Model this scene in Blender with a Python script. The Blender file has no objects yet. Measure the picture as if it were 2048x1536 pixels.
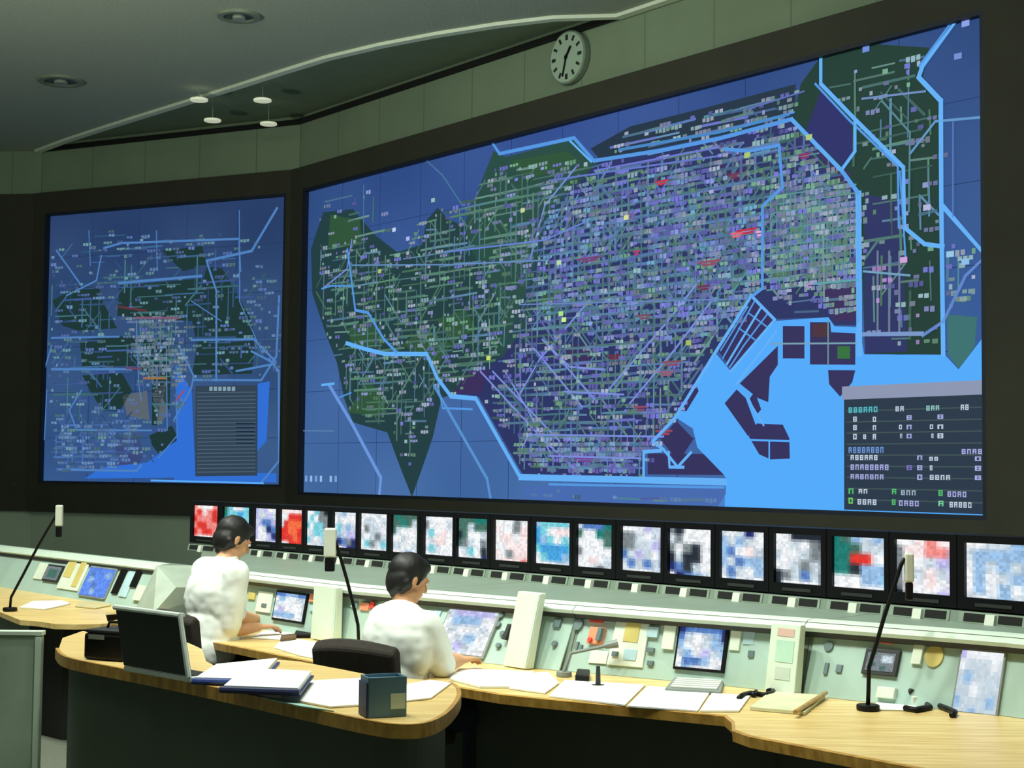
import bpy, bmesh, math, random
from mathutils import Vector, Matrix
rnd = random.Random(7)
SC = bpy.context.scene
COL = SC.collection
PI = math.pi
# ------------------------------------------------------------------ camera model (2048x1536)
FPX, PITCH, ROLL, EYE = 3085.6, .0554, .0101, 1.65
_cp, _sp, _cr, _sr = math.cos(PITCH), math.sin(PITCH), math.cos(ROLL), math.sin(ROLL)
CF = Vector((0, _cp, _sp)); _r0 = Vector((1, 0, 0)); _u0 = Vector((0, -_sp, _cp))
CR = _cr*_r0 + _sr*_u0; CU = -_sr*_r0 + _cr*_u0
def ray(x, y): return CF + CR*((x-1024)/FPX) + CU*((768-y)/FPX)
def at_z(x, y, z):
    r = ray(x, y); return Vector((0, 0, EYE)) + r*((z-EYE)/r.z)
def at_y(x, y, Y):
    r = ray(x, y); return Vector((0, 0, EYE)) + r*(Y/r.y)
def proj(p):
    q = Vector(p)-Vector((0, 0, EYE)); d = q.dot(CF)
    return (1024+FPX*q.dot(CR)/d, 768-FPX*q.dot(CU)/d)
def lin(c):
    return tuple(((v/255)/12.92 if v/255 <= .04045 else ((v/255+.055)/1.055)**2.4) for v in c)
# ------------------------------------------------------------------ materials
MATS = {}
def mat(name, rgb, rough=.6, metal=0., var=.12, scale=6., bump=0., emit=None, strength=0., spec=.5, coat=0.):
    if name in MATS: return MATS[name]
    m = bpy.data.materials.new(name); m.use_nodes = True
    nt = m.node_tree; b = nt.nodes['Principled BSDF']
    b.inputs['Roughness'].default_value = rough; b.inputs['Metallic'].default_value = metal
    b.inputs['Specular IOR Level'].default_value = spec; b.inputs['Coat Weight'].default_value = coat
    tc = nt.nodes.new('ShaderNodeTexCoord'); n = nt.nodes.new('ShaderNodeTexNoise')
    n.inputs['Scale'].default_value = scale; n.inputs['Detail'].default_value = 5
    nt.links.new(tc.outputs['Object'], n.inputs['Vector'])
    rp = nt.nodes.new('ShaderNodeValToRGB'); c = lin(rgb)
    rp.color_ramp.elements[0].position = .3; rp.color_ramp.elements[1].position = .7
    rp.color_ramp.elements[0].color = (*[v*(1-var) for v in c], 1); rp.color_ramp.elements[1].color = (*[min(1, v*(1+var)) for v in c], 1)
    nt.links.new(n.outputs['Fac'], rp.inputs['Fac']); nt.links.new(rp.outputs['Color'], b.inputs['Base Color'])
    if bump:
        bp = nt.nodes.new('ShaderNodeBump'); bp.inputs['Strength'].default_value = bump; bp.inputs['Distance'].default_value = .02
        nt.links.new(n.outputs['Fac'], bp.inputs['Height']); nt.links.new(bp.outputs['Normal'], b.inputs['Normal'])
    if emit is not None:
        b.inputs['Emission Color'].default_value = (*lin(emit), 1); b.inputs['Emission Strength'].default_value = strength
    MATS[name] = m; return m
def screen_mat(name, strength, rough=.35):
    m = bpy.data.materials.new(name); m.use_nodes = True; nt = m.node_tree; b = nt.nodes['Principled BSDF']
    a = nt.nodes.new('ShaderNodeAttribute'); a.attribute_name = 'picture'
    b.inputs['Base Color'].default_value = (.004, .004, .005, 1); b.inputs['Roughness'].default_value = rough
    b.inputs['Specular IOR Level'].default_value = .2
    nt.links.new(a.outputs['Color'], b.inputs['Emission Color']); b.inputs['Emission Strength'].default_value = strength
    MATS[name] = m; return m
def wood_mat(name, c1, c2):
    m = bpy.data.materials.new(name); m.use_nodes = True; nt = m.node_tree; b = nt.nodes['Principled BSDF']
    tc = nt.nodes.new('ShaderNodeTexCoord'); mp = nt.nodes.new('ShaderNodeMapping'); mp.inputs['Rotation'].default_value = (0, 0, .86)
    mp.inputs['Scale'].default_value = (1.2, 14, 4); n = nt.nodes.new('ShaderNodeTexNoise'); n.inputs['Scale'].default_value = 3; n.inputs['Detail'].default_value = 6
    rp = nt.nodes.new('ShaderNodeValToRGB'); rp.color_ramp.elements[0].position = .35; rp.color_ramp.elements[1].position = .68
    rp.color_ramp.elements[0].color = (*lin(c1), 1); rp.color_ramp.elements[1].color = (*lin(c2), 1)
    for a, b_ in ((tc.outputs['Object'], mp.inputs['Vector']), (mp.outputs['Vector'], n.inputs['Vector']), (n.outputs['Fac'], rp.inputs['Fac']), (rp.outputs['Color'], b.inputs['Base Color'])): nt.links.new(a, b_)
    b.inputs['Roughness'].default_value = .35; MATS[name] = m; return m
def panel_wall_mat(name, rgb, seam=.62, x0=0.):
    """painted wall with thin vertical joints every `seam` metres along the wall's own x axis"""
    m = mat(name, rgb, .75, var=.06, scale=1.5)
    nt = m.node_tree; b = nt.nodes['Principled BSDF']; tc = nt.nodes.new('ShaderNodeTexCoord'); sx = nt.nodes.new('ShaderNodeSeparateXYZ')
    nt.links.new(tc.outputs['Object'], sx.inputs[0])
    d = nt.nodes.new('ShaderNodeMath'); d.operation = 'DIVIDE'; d.inputs[1].default_value = seam
    f = nt.nodes.new('ShaderNodeMath'); f.operation = 'FRACT'; g = nt.nodes.new('ShaderNodeMath'); g.operation = 'LESS_THAN'; g.inputs[1].default_value = .022
    nt.links.new(sx.outputs[0], d.inputs[0]); nt.links.new(d.outputs[0], f.inputs[0]); nt.links.new(f.outputs[0], g.inputs[0])
    mx = nt.nodes.new('ShaderNodeMixRGB'); mx.inputs[2].default_value = (*[v*.72 for v in lin(rgb)], 1)
    nt.links.new(g.outputs[0], mx.inputs[0]); src = b.inputs['Base Color'].links[0].from_socket
    nt.links.new(src, mx.inputs[1]); nt.links.new(mx.outputs[0], b.inputs['Base Color']); return m
# ------------------------------------------------------------------ mesh building
class MB:
    def __init__(s): s.v = []; s.f = []; s.c = []; s.smooth = False
    def quad(s, a, b, c, d, col=None):
        i = len(s.v); s.v += [Vector(a), Vector(b), Vector(c), Vector(d)]; s.f.append((i, i+1, i+2, i+3)); s.c.append(col); return s
    def ngon(s, pts, col=None):
        i = len(s.v); s.v += [Vector(p) for p in pts]; s.f.append(tuple(range(i, i+len(pts)))); s.c.append(col); return s
    def hexa(s, p, col=None):
        """8 corners: bottom ring 0-3, top ring 4-7"""
        i = len(s.v); s.v += [Vector(q) for q in p]
        for f in ((3, 2, 1, 0), (4, 5, 6, 7), (0, 1, 5, 4), (1, 2, 6, 5), (2, 3, 7, 6), (3, 0, 4, 7)):
            s.f.append(tuple(i+k for k in f)); s.c.append(col)
        return s
    def box(s, c, size, ax=None, col=None):
        ax = ax or (Vector((1, 0, 0)), Vector((0, 1, 0)), Vector((0, 0, 1))); c = Vector(c); h = [v/2 for v in size]; P = []
        for dz in (-1, 1):
            for dx, dy in ((-1, -1), (1, -1), (1, 1), (-1, 1)):
                P.append(c+ax[0]*h[0]*dx+ax[1]*h[1]*dy+ax[2]*h[2]*dz)
        return s.hexa(P, col)
    def prism(s, pts, ext, col=None):
        """polygon pts extruded by vector ext"""
        n = len(pts); i = len(s.v); e = Vector(ext); s.v += [Vector(p) for p in pts]+[Vector(p)+e for p in pts]
        s.f.append(tuple(range(i+n-1, i-1, -1))); s.f.append(tuple(range(i+n, i+2*n))); s.c += [col, col]
        for k in range(n):
            s.f.append((i+k, i+(k+1) % n, i+n+(k+1) % n, i+n+k)); s.c.append(col)
        return s
    def tube(s, pts, rad, seg=10, cap=True, col=None):
        pts = [Vector(p) for p in pts]; n = len(pts); rs = rad if isinstance(rad, (list, tuple)) else [rad]*n; i0 = len(s.v)
        prev = None
        for k, p in enumerate(pts):
            t = (pts[min(k+1, n-1)]-pts[max(k-1, 0)]).normalized()
            if prev is None: a = t.orthogonal().normalized()
            else: a = (prev-t*prev.dot(t)).normalized()
            prev = a; b = t.cross(a)
            for j in range(seg):
                an = 2*PI*j/seg; s.v.append(p+(a*math.cos(an)+b*math.sin(an))*rs[k])
        for k in range(n-1):
            for j in range(seg):
                s.f.append((i0+k*seg+j, i0+k*seg+(j+1) % seg, i0+(k+1)*seg+(j+1) % seg, i0+(k+1)*seg+j)); s.c.append(col)
        if cap:
            s.f.append(tuple(i0+seg-1-j for j in range(seg))); s.f.append(tuple(i0+(n-1)*seg+j for j in range(seg))); s.c += [col, col]
        return s
    def disc(s, c, r, nrm, thick, seg=20, col=None, sx=1.):
        c = Vector(c); nrm = Vector(nrm).normalized(); a = nrm.orthogonal().normalized() if abs(nrm.z) > .9 else Vector((0, 0, 1)).cross(nrm).normalized(); b = nrm.cross(a)
        return s.prism([c+a*math.cos(2*PI*k/seg)*r*sx+b*math.sin(2*PI*k/seg)*r for k in range(seg)], nrm*thick, col)
    def ring(s, c, r0, r1, nrm, thick, seg=28):
        c = Vector(c); nrm = Vector(nrm).normalized(); a = nrm.orthogonal().normalized(); b = nrm.cross(a); i = len(s.v)
        for r, h in ((r0, 0), (r1, 0), (r1, thick), (r0, thick)):
            for k in range(seg):
                an = 2*PI*k/seg; s.v.append(c+(a*math.cos(an)+b*math.sin(an))*r+nrm*h)
        for q in range(4):
            for k in range(seg):
                s.f.append((i+q*seg+k, i+q*seg+(k+1) % seg, i+((q+1) % 4)*seg+(k+1) % seg, i+((q+1) % 4)*seg+k)); s.c.append(None)
        return s
    def sphere(s, c, r, seg=14, rings=9, sc=(1, 1, 1), M=None):
        c = Vector(c); i = len(s.v); M = M or Matrix.Identity(3)
        for a in range(rings+1):
            th = PI*a/rings
            for b in range(seg):
                ph = 2*PI*b/seg
                s.v.append(c+M @ Vector((r*sc[0]*math.sin(th)*math.cos(ph), r*sc[1]*math.sin(th)*math.sin(ph), r*sc[2]*math.cos(th))))
        for a in range(rings):
            for b in range(seg):
                s.f.append((i+a*seg+b, i+(a+1)*seg+b, i+(a+1)*seg+(b+1) % seg, i+a*seg+(b+1) % seg)); s.c.append(None)
        return s
    def loft(s, rings, closed=True, caps=True):
        i = len(s.v); n = len(rings[0])
        for r in rings: s.v += [Vector(p) for p in r]
        for k in range(len(rings)-1):
            for j in range(n if closed else n-1):
                s.f.append((i+k*n+j, i+k*n+(j+1) % n, i+(k+1)*n+(j+1) % n, i+(k+1)*n+j)); s.c.append(None)
        if caps and closed:
            s.f.append(tuple(i+n-1-j for j in range(n))); s.f.append(tuple(i+(len(rings)-1)*n+j for j in range(n))); s.c += [None, None]
        return s
def tag(o, label=None, cat=None, group=None, kind=None):
    if label: o['label'] = label
    if cat: o['category'] = cat
    if group: o['group'] = group
    if kind: o['kind'] = kind
    return o
def thing(name, loc, label, cat, group=None):
    o = bpy.data.objects.new(name, None); o.empty_display_size = .1; o.location = loc; COL.objects.link(o)
    return tag(o, label, cat, group)
def origin_of(p):
    v = Vector((0, 0, 0))
    while p is not None: v += Vector(p.location); p = p.parent
    return v
def make(name, mb, m, parent=None, bevel=0., smooth=False, origin=None, frame=None, recalc=True):
    """one mesh object; verts are given in world coordinates; frame = rotation about z for the object's own axes"""
    vs = mb.v
    if parent is not None: off = origin_of(parent); loc = Vector((0, 0, 0))
    else:
        if origin is None:
            xs = [v.x for v in vs]; ys = [v.y for v in vs]; zs = [v.z for v in vs]
            off = Vector(((min(xs)+max(xs))/2, (min(ys)+max(ys))/2, min(zs)))
        else: off = Vector(origin)
        loc = off
    Rm = Matrix.Rotation(-frame, 3, 'Z') if frame else Matrix.Identity(3)
    me = bpy.data.meshes.new(name); me.from_pydata([tuple(Rm @ (v-off)) for v in vs], [], mb.f)
    if any(c is not None for c in mb.c):
        at = me.color_attributes.new('picture', 'FLOAT_COLOR', 'CORNER'); arr = []
        for p, c in zip(me.polygons, mb.c):
            if c is None: c = (0, 0, 0)
            if len(c) == p.loop_total and isinstance(c[0], (tuple, list)):
                for q in c: arr += [*q, 1.]
            else: arr += [*c, 1.]*p.loop_total
        at.data.foreach_set('color', arr)
    elif recalc:
        bm = bmesh.new(); bm.from_mesh(me); bmesh.ops.recalc_face_normals(bm, faces=bm.faces); bm.to_mesh(me); bm.free()
    me.materials.append(m)
    if smooth:
        for p in me.polygons: p.use_smooth = True
    o = bpy.data.objects.new(name, me); o.location = loc; COL.objects.link(o)
    if frame: o.rotation_euler = (0, 0, frame)
    if parent is not None: o.parent = parent
    if bevel:
        b = o.modifiers.new('bevel', 'BEVEL'); b.width = bevel; b.segments = 2; b.limit_method = 'ANGLE'; b.angle_limit = .7
    return o
def structure(name, mb, m, **k): return tag(make(name, mb, m, **k), kind='structure')
def copy_tree(o, parent=None):
    c = o.copy(); COL.objects.link(c)
    if parent is not None: c.parent = parent
    for ch in o.children: copy_tree(ch, c)
    return c
# ------------------------------------------------------------------ palette
M_wall = panel_wall_mat('painted_wall', (124, 142, 116), .92)
M_lowwall = mat('lower_wall_lit', (172, 190, 168), .75, var=.05, scale=1.5)  # paler than the wall above, standing in for stronger light low down
M_frame = mat('dark_screen_surround', (52, 52, 40), .8, var=.1, scale=3)
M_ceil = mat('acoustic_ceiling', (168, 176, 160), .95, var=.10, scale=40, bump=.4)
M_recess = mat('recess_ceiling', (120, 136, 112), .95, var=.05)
M_trim = mat('ceiling_trim', (225, 236, 214), .6, var=.04)
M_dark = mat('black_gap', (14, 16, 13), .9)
M_floor = mat('carpet', (96, 100, 88), .95, var=.2, scale=60)
M_console = mat('console_grey', (118, 134, 120), .55, var=.05, scale=4)
M_lip = mat('console_lip', (198, 214, 198), .5, var=.04)
M_panel = mat('instrument_panel', (170, 196, 186), .5, var=.06, scale=5)
M_board = mat('pale_panel', (214, 226, 208), .5, var=.03)
M_blk = mat('black_plastic', (10, 10, 12), .5, spec=.25)
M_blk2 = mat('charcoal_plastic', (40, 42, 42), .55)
M_grey = mat('grey_plastic', (130, 138, 134), .5)
M_pale = mat('pale_plastic', (216, 222, 208), .5, var=.05)
M_wood = wood_mat('light_wood', (206, 172, 104), (232, 204, 140))
M_edge = wood_mat('wood_edge', (160, 118, 50), (202, 158, 78))
M_desk = mat('dark_desk_front', (58, 66, 58), .7, var=.06)
M_paper = mat('paper', (238, 240, 234), .8, var=.02, scale=20)
M_scr = screen_mat('crt_picture', 1.0, .25)
M_map = screen_mat('wall_display_picture', 1.0, .6)
# ------------------------------------------------------------------ room frame
mR = Vector((3.55, 11.5, 0)); aM = -.9009; dM = Vector((math.cos(aM), math.sin(aM), 0)); mL = mR-dM*9.9865
lR = Vector((-2.904, 19.599, 0)); aL = -.4594; dL = Vector((math.cos(aL), math.sin(aL), 0)); lL = lR-dL*4.0478
nM = Vector((dM.y, -dM.x, 0)); nL = Vector((dL.y, -dL.x, 0))       # towards the room
def isect(p, d, q, e):
    den = d.x*e.y-d.y*e.x; k = ((q.x-p.x)*e.y-(q.y-p.y)*e.x)/den; return p+d*k
BACK = .12
pM = mR-nM*BACK; pL = lR-nL*BACK
corner = isect(pM, dM, pL, dL)                     # where both walls meet
wl_end = lL-dL*.22-nL*BACK                          # left bend
wr_end = pM+dM*7.0
aF = -.12; dF = Vector((math.cos(aF), math.sin(aF), 0)); nF = Vector((dF.y, -dF.x, 0)); wf_end = wl_end-dF*3.2
ZT = 6.17
UPV = Vector((0, 0, 1))
def wallseg(name, a, b, z0, z1, m, th=.12, fr=None):
    d = (b-a).normalized(); n = Vector((d.y, -d.x, 0)); mb = MB()
    mb.hexa([a+Vector((0, 0, z0)), b+Vector((0, 0, z0)), b-n*th+Vector((0, 0, z0)), a-n*th+Vector((0, 0, z0)), a+Vector((0, 0, z1)), b+Vector((0, 0, z1)), b-n*th+Vector((0, 0, z1)), a-n*th+Vector((0, 0, z1))])
    return structure(name, mb, m, origin=a, frame=fr)
wallseg('wall_right', corner, wr_end, 0, ZT, M_wall, fr=aM)
wallseg('wall_left', wl_end, corner, 0, ZT, M_wall, fr=aL)
wallseg('wall_far_left', wf_end, wl_end, 0, ZT, M_wall, fr=aF)
# dark surround (in front of the wall) with openings left for the displays
FT, FB = 5.45, 1.01
def surround(name, a, b, n, holes, d, m=M_frame):
    """vertical slab strip from a to b with rectangular holes [(s0,s1,z0,z1)] measured from a along d"""
    L = (b-a).length; mb = MB(); th = BACK+.02
    def slab(s0, s1, z0, z1):
        if s1-s0 < 1e-3 or z1-z0 < 1e-3: return
        P = [a+d*s0, a+d*s1, a+d*s1-n*BACK*.97, a+d*s0-n*BACK*.97]
        mb.hexa([p+Vector((0, 0, z0)) for p in P]+[p+Vector((0, 0, z1)) for p in P])
    s = 0
    for (h0, h1, z0, z1) in holes:
        slab(s, h0, FB, FT); slab(h0, h1, FB, z0); slab(h0, h1, z1, FT); s = h1
    slab(s, L, FB, FT)
    return structure(name, mb, m)
cF = isect(mR+nM*.02, dM, lR+nL*.02, dL)
aa = lL-dL*.20+nL*.02; s0 = (lL-aa).dot(dL)
ZB_L, ZT_L, ZB_M, ZT_M = 1.3957, 5.1565, 1.3076, 5.1605
surround('trim_1', aa, cF, nL, [(s0, s0+4.0478, ZB_L, ZT_L)], dL)
s1 = (mL-cF).dot(dM); surround('trim_2', cF, mR+dM*1.6+nM*.02, nM, [(s1, s1+9.9865, ZB_M, ZT_M)], dM)
fr_b = aa-dF*.0
mb = MB(); P = [wl_end-dF*3.0+nF*.10, wl_end+nF*.10, wl_end+nF*.005, wl_end-dF*3.0+nF*.005]
mb.hexa([p+Vector((0, 0, FB)) for p in P]+[p+Vector((0, 0, FT)) for p in P]); structure('trim_3', mb, M_frame)
# black strip painted in as the shadow line along the wall heads
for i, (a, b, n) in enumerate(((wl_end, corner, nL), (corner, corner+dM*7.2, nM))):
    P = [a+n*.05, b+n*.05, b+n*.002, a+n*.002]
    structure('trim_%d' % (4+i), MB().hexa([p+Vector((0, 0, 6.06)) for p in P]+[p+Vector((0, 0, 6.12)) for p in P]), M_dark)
for i, (a, b, n) in enumerate(((wf_end, wl_end, nF), (wl_end, corner, nL), (corner, wr_end, nM))):
    P = [a+n*.03, b+n*.03, b+n*.002, a+n*.002]
    structure('trim_%d' % (7+i), MB().hexa([p+UPV*.0 for p in P]+[p+UPV*(FB-.003) for p in P]), M_lowwall)  # slab added over the lower wall to carry its painted brightness
# floor
structure('floor', MB().hexa([Vector(p) for p in ((-12, -2, -.1), (14, -2, -.1), (14, 26, -.1), (-12, 26, -.1), (-12, -2, 0), (14, -2, 0), (14, 26, 0), (-12, 26, 0))]), M_floor)
# ceiling with its curved outer edge, then the raised recess over the corner
ZC = 6.08
tp = [at_z(x, y, ZC) for x, y in ((75, 297), (140, 279), (220, 253), (300, 228), (390, 200), (480, 172), (570, 143), (660, 115), (770, 89), (880, 68), (1000, 49), (1110, 36), (1225, 27))]
tp[0] = wl_end+nL*.03+Vector((0, 0, ZC))
end_k = (tp[-1]-corner).dot(dM); tp[-1] = corner+dM*end_k+nM*.03+Vector((0, 0, ZC))
far = wr_end+nM*.03+Vector((0, 0, ZC))
poly = tp+[far, Vector((14, 5, ZC)), Vector((14, -2, ZC)), Vector((-12, -2, ZC)), Vector((-12, 20, ZC)), wf_end+nF*.03+Vector((0, 0, ZC))]
structure('ceiling', MB().prism(poly, (0, 0, .04)), M_ceil)
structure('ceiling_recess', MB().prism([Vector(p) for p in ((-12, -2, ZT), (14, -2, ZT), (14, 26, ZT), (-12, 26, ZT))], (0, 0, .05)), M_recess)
# bright edge trim that follows the ceiling's edge
edge = tp+[corner+dM*(end_k+k)+nM*.03+Vector((0, 0, ZC)) for k in (1.5, 3.5, 6.0)]
rg = []
for k, p in enumerate(edge):
    t = (edge[min(k+1, len(edge)-1)]-edge[max(k-1, 0)]); t.z = 0; t.normalize(); n = Vector((t.y, -t.x, 0))
    rg.append([p-Vector((0, 0, .035))-n*.005, p-Vector((0, 0, .035))+n*.09, p+n*.09+Vector((0, 0, .0)), p-n*.005+Vector((0, 0, .06))])
structure('trim_6', MB().loft(rg), M_trim)
# ------------------------------------------------------------------ the wall displays
def homog(q):
    """unit square (u right, v down) -> image quad TL TR BR BL"""
    (x0, y0), (x1, y1), (x2, y2), (x3, y3) = q
    dx1, dx2, sx = x1-x2, x3-x2, x0-x1+x2-x3; dy1, dy2, sy = y1-y2, y3-y2, y0-y1+y2-y3
    den = dx1*dy2-dx2*dy1; g = (sx*dy2-dx2*sy)/den; h = (dx1*sy-sx*dy1)/den
    return Matrix(((x1-x0+g*x1, x3-x0+h*x3, x0), (y1-y0+g*y1, y3-y0+h*y3, y0), (g, h, 1)))
class Display:
    def __init__(s, a, d, n, w, z0, z1, quad):
        s.a, s.d, s.n, s.w, s.z0, s.z1 = a, d, n, w, z0, z1; s.fwd = homog(quad); s.inv = s.fwd.inverted(); s.mb = MB(); s.lay = 0.
    def uv(s, x, y):
        r = s.inv @ Vector((x, y, 1)); return (min(.9985, max(.0015, r.x/r.z)), min(.997, max(.003, r.y/r.z)))
    def px(s, u, v):
        r = s.fwd @ Vector((u, v, 1)); return (r.x/r.z, r.y/r.z)
    def P(s, u, v, lay): return s.a+s.d*(u*s.w)+s.n*(-.05+lay*.0025)+Vector((0, 0, s.z1-v*(s.z1-s.z0)))
    def poly(s, px, col, lay): s.mb.ngon([s.P(*s.uv(*p), lay) for p in px][::-1], lin(col))
    def upoly(s, uvs, col, lay): s.mb.ngon([s.P(u, v, lay) for u, v in uvs][::-1], lin(col))
    def rect(s, u0, v0, u1, v1, col, lay): s.mb.quad(s.P(u0, v1, lay), s.P(u1, v1, lay), s.P(u1, v0, lay), s.P(u0, v0, lay), lin(col))
    def uline(s, pts, wm, col, lay):
        A = [(u*s.w, v*(s.z1-s.z0)) for u, v in pts]; h = wm/2
        for (x0, y0), (x1, y1) in zip(A, A[1:]):
            L = math.hypot(x1-x0, y1-y0)
            if L < 1e-5: continue
            ex, ey = (x1-x0)/L, (y1-y0)/L; nx, ny = -ey*h, ex*h; x0e, y0e, x1e, y1e = x0-ex*h*.7, y0-ey*h*.7, x1+ex*h*.7, y1+ey*h*.7
            q = [(x0e+nx, y0e+ny), (x1e+nx, y1e+ny), (x1e-nx, y1e-ny), (x0e-nx, y0e-ny)]
            s.mb.ngon([s.P(min(.999, max(.001, x/s.w)), min(.998, max(.002, y/(s.z1-s.z0))), lay) for x, y in q], lin(col))
    def line(s, px, wm, col, lay=8): s.uline([s.uv(*p) for p in px], max(.014, wm*.58), col, lay)
    def base(s, fn, nu, nv):
        for i in range(nu):
            for j in range(nv):
                u0, u1, v0, v1 = i/nu, (i+1)/nu, j/nv, (j+1)/nv
                s.mb.quad(s.P(u0, v1, 0), s.P(u1, v1, 0), s.P(u1, v0, 0), s.P(u0, v0, 0), (lin(fn(u0, v1)), lin(fn(u1, v1)), lin(fn(u1, v0)), lin(fn(u0, v0))))
def mixc(a, b, t): t = max(0, min(1, t)); return tuple(x+(y-x)*t for x, y in zip(a, b))
def inside(p, poly):
    x, y = p; r = False; j = len(poly)-1
    for i in range(len(poly)):
        if (poly[i][1] > y) != (poly[j][1] > y) and x < (poly[j][0]-poly[i][0])*(y-poly[i][1])/(poly[j][1]-poly[i][1])+poly[i][0]: r = not r
        j = i
    return r
D = Display(mL, dM, nM, 9.9865, ZB_M, ZT_M, [(608, 379), (1972, 19), (1980, 1036), (597, 998)])
def bg(u, v):
    c = mixc((44, 73, 126), (62, 104, 170), v); c = mixc(c, (66, 92, 172), .5*(1-abs(u-.5)*2)*(1-v)); c = mixc(c, (74, 108, 152), .6*(1-u)*v*v)
    k = math.sin(u*23)*math.sin(v*9+2)*5; return tuple(max(0, x+k) for x in c)
D.base(bg, 60, 24)
G1, G2, PU, BAY = (34, 62, 66), (40, 76, 68), (42, 50, 100), (82, 170, 250)
D.poly([(640, 425), (700, 418), (745, 470), (790, 505), (840, 490), (850, 440), (872, 415), (895, 440), (925, 450), (940, 500), (1000, 620), (1000, 720), (960, 740), (905, 790), (880, 800), (862, 880), (838, 950), (820, 1000), (800, 950), (770, 870), (700, 850), (682, 800), (668, 730), (645, 670), (618, 590), (615, 500)], G1, 1)
D.poly([(925, 450), (985, 300), (1010, 312), (1150, 275), (1195, 322), (1130, 400), (1090, 520), (1060, 640), (1000, 720), (950, 640)], G2, 1)
city = [(1195, 322), (1440, 275), (1580, 240), (1690, 345), (1718, 385), (1718, 648), (1668, 648), (1655, 632), (1552, 636), (1505, 590), (1432, 706), (1310, 885), (1290, 905), (1290, 955), (1045, 955), (955, 797), (905, 793), (960, 742), (1000, 715), (1060, 560), (1095, 420)]
D.poly(city, PU, 1)
D.poly([(1600, 165), (1640, 108), (1735, 80), (1855, 92), (1842, 150), (1880, 200), (1884, 705), (1728, 705), (1718, 385), (1585, 235)], (30, 60, 52), 1)
D.poly([(1180, 295), (1260, 250), (1400, 215), (1590, 165), (1590, 235), (1440, 268), (1200, 318)], (34, 52, 70), 1)
D.poly([(1728, 385), (1800, 400), (1812, 700), (1728, 704)], (44, 50, 100), 2)
D.poly([(1640, 180), (1700, 240), (1705, 300), (1690, 335), (1610, 260)], (42, 46, 104), 2)
D.poly([(1890, 625), (1950, 630), (1945, 690), (1915, 733), (1893, 706)], (58, 112, 112), 1)
for q in ([(655, 430), (715, 440), (720, 490), (650, 500)], [(690, 830), (730, 765), (770, 800), (760, 840)], [(690, 660), (740, 640), (760, 690), (700, 700)], [(800, 690), (850, 660), (900, 690), (870, 740)], [(1020, 320), (1130, 300), (1160, 320), (1050, 360)], [(1080, 590), (1120, 585), (1125, 625), (1085, 640)], [(1262, 560), (1300, 565), (1295, 612), (1270, 600)], [(870, 640), (930, 620), (950, 660), (900, 690)]): D.poly(q, (46, 84, 56), 2)
for q in ([(905, 790), (935, 742), (975, 742), (960, 790)], [(1130, 690), (1185, 690), (1180, 745), (1140, 735)], [(1625, 290), (1700, 345), (1690, 380)], [(1215, 880), (1300, 880), (1290, 905), (1230, 915)], [(1640, 550), (1712, 530), (1712, 640), (1670, 640), (1648, 600)], [(1440, 330), (1490, 320), (1500, 360), (1450, 365)]): D.poly(q, (58, 44, 92), 2)
bay = [(1433, 707), (1462, 742), (1500, 700), (1552, 640), (1656, 632), (1668, 650), (1718, 652), (1727, 706), (1887, 706), (1914, 735), (1979, 655), (1979, 1034), (1433, 1020), (1452, 988), (1452, 955), (1395, 895), (1386, 857), (1353, 836), (1380, 790)]
def bay_tri():
    # fan-safe: built from convex pieces
    for q in ([(1433, 707), (1462, 742), (1470, 800), (1353, 836), (1380, 790)], [(1353, 836), (1470, 800), (1520, 940), (1395, 895), (1386, 857)], [(1395, 895), (1520, 940), (1540, 1023), (1433, 1020), (1452, 988), (1452, 955)],
              [(1462, 742), (1552, 640), (1570, 700), (1600, 1026), (1540, 1023), (1520, 940), (1470, 800)], [(1552, 640), (1656, 632), (1668, 650), (1718, 652), (1727, 706), (1727, 1029), (1600, 1026)], [(1727, 706), (1887, 706), (1914, 735), (1914, 1033), (1727, 1029)], [(1914, 735), (1979, 655), (1979, 1034), (1914, 1033)]):
        D.poly(q, BAY, 3)
bay_tri()
ISL = [[(1566, 650), (1609, 650), (1609, 715), (1566, 715)], [(1620, 642), (1660, 642), (1662, 662), (1710, 664), (1710, 727), (1620, 727)], [(1656, 738), (1710, 738), (1704, 762), (1680, 791), (1658, 766)], [(1480, 766), (1556, 690), (1556, 728), (1540, 752), (1537, 803), (1516, 795)], [(1450, 806), (1474, 778), (1492, 795), (1513, 852), (1497, 872)],
       [(1500, 796), (1510, 782), (1523, 818), (1514, 828)], [(1498, 872), (1514, 846), (1566, 848), (1579, 875), (1580, 916), (1542, 918), (1519, 908)], [(1358, 822), (1394, 770), (1398, 782), (1374, 822)], [(1322, 880), (1353, 842), (1388, 878), (1375, 898), (1358, 925)], [(1296, 908), (1408, 908), (1449, 950), (1296, 950)], [(1437, 700), (1505, 592), (1550, 640), (1464, 738)]]
for q in ISL: D.poly(q, (50, 46, 92), 4)
D.poly([(1675, 690), (1700, 690), (1700, 715), (1675, 715)], (52, 112, 62), 5)
D.poly([(1625, 645), (1655, 645), (1655, 672), (1625, 672)], (74, 50, 62), 5)
D.poly([(1048, 975), (1450, 978), (1450, 1018), (1048, 1012)], (70, 106, 176), 3)
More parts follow.
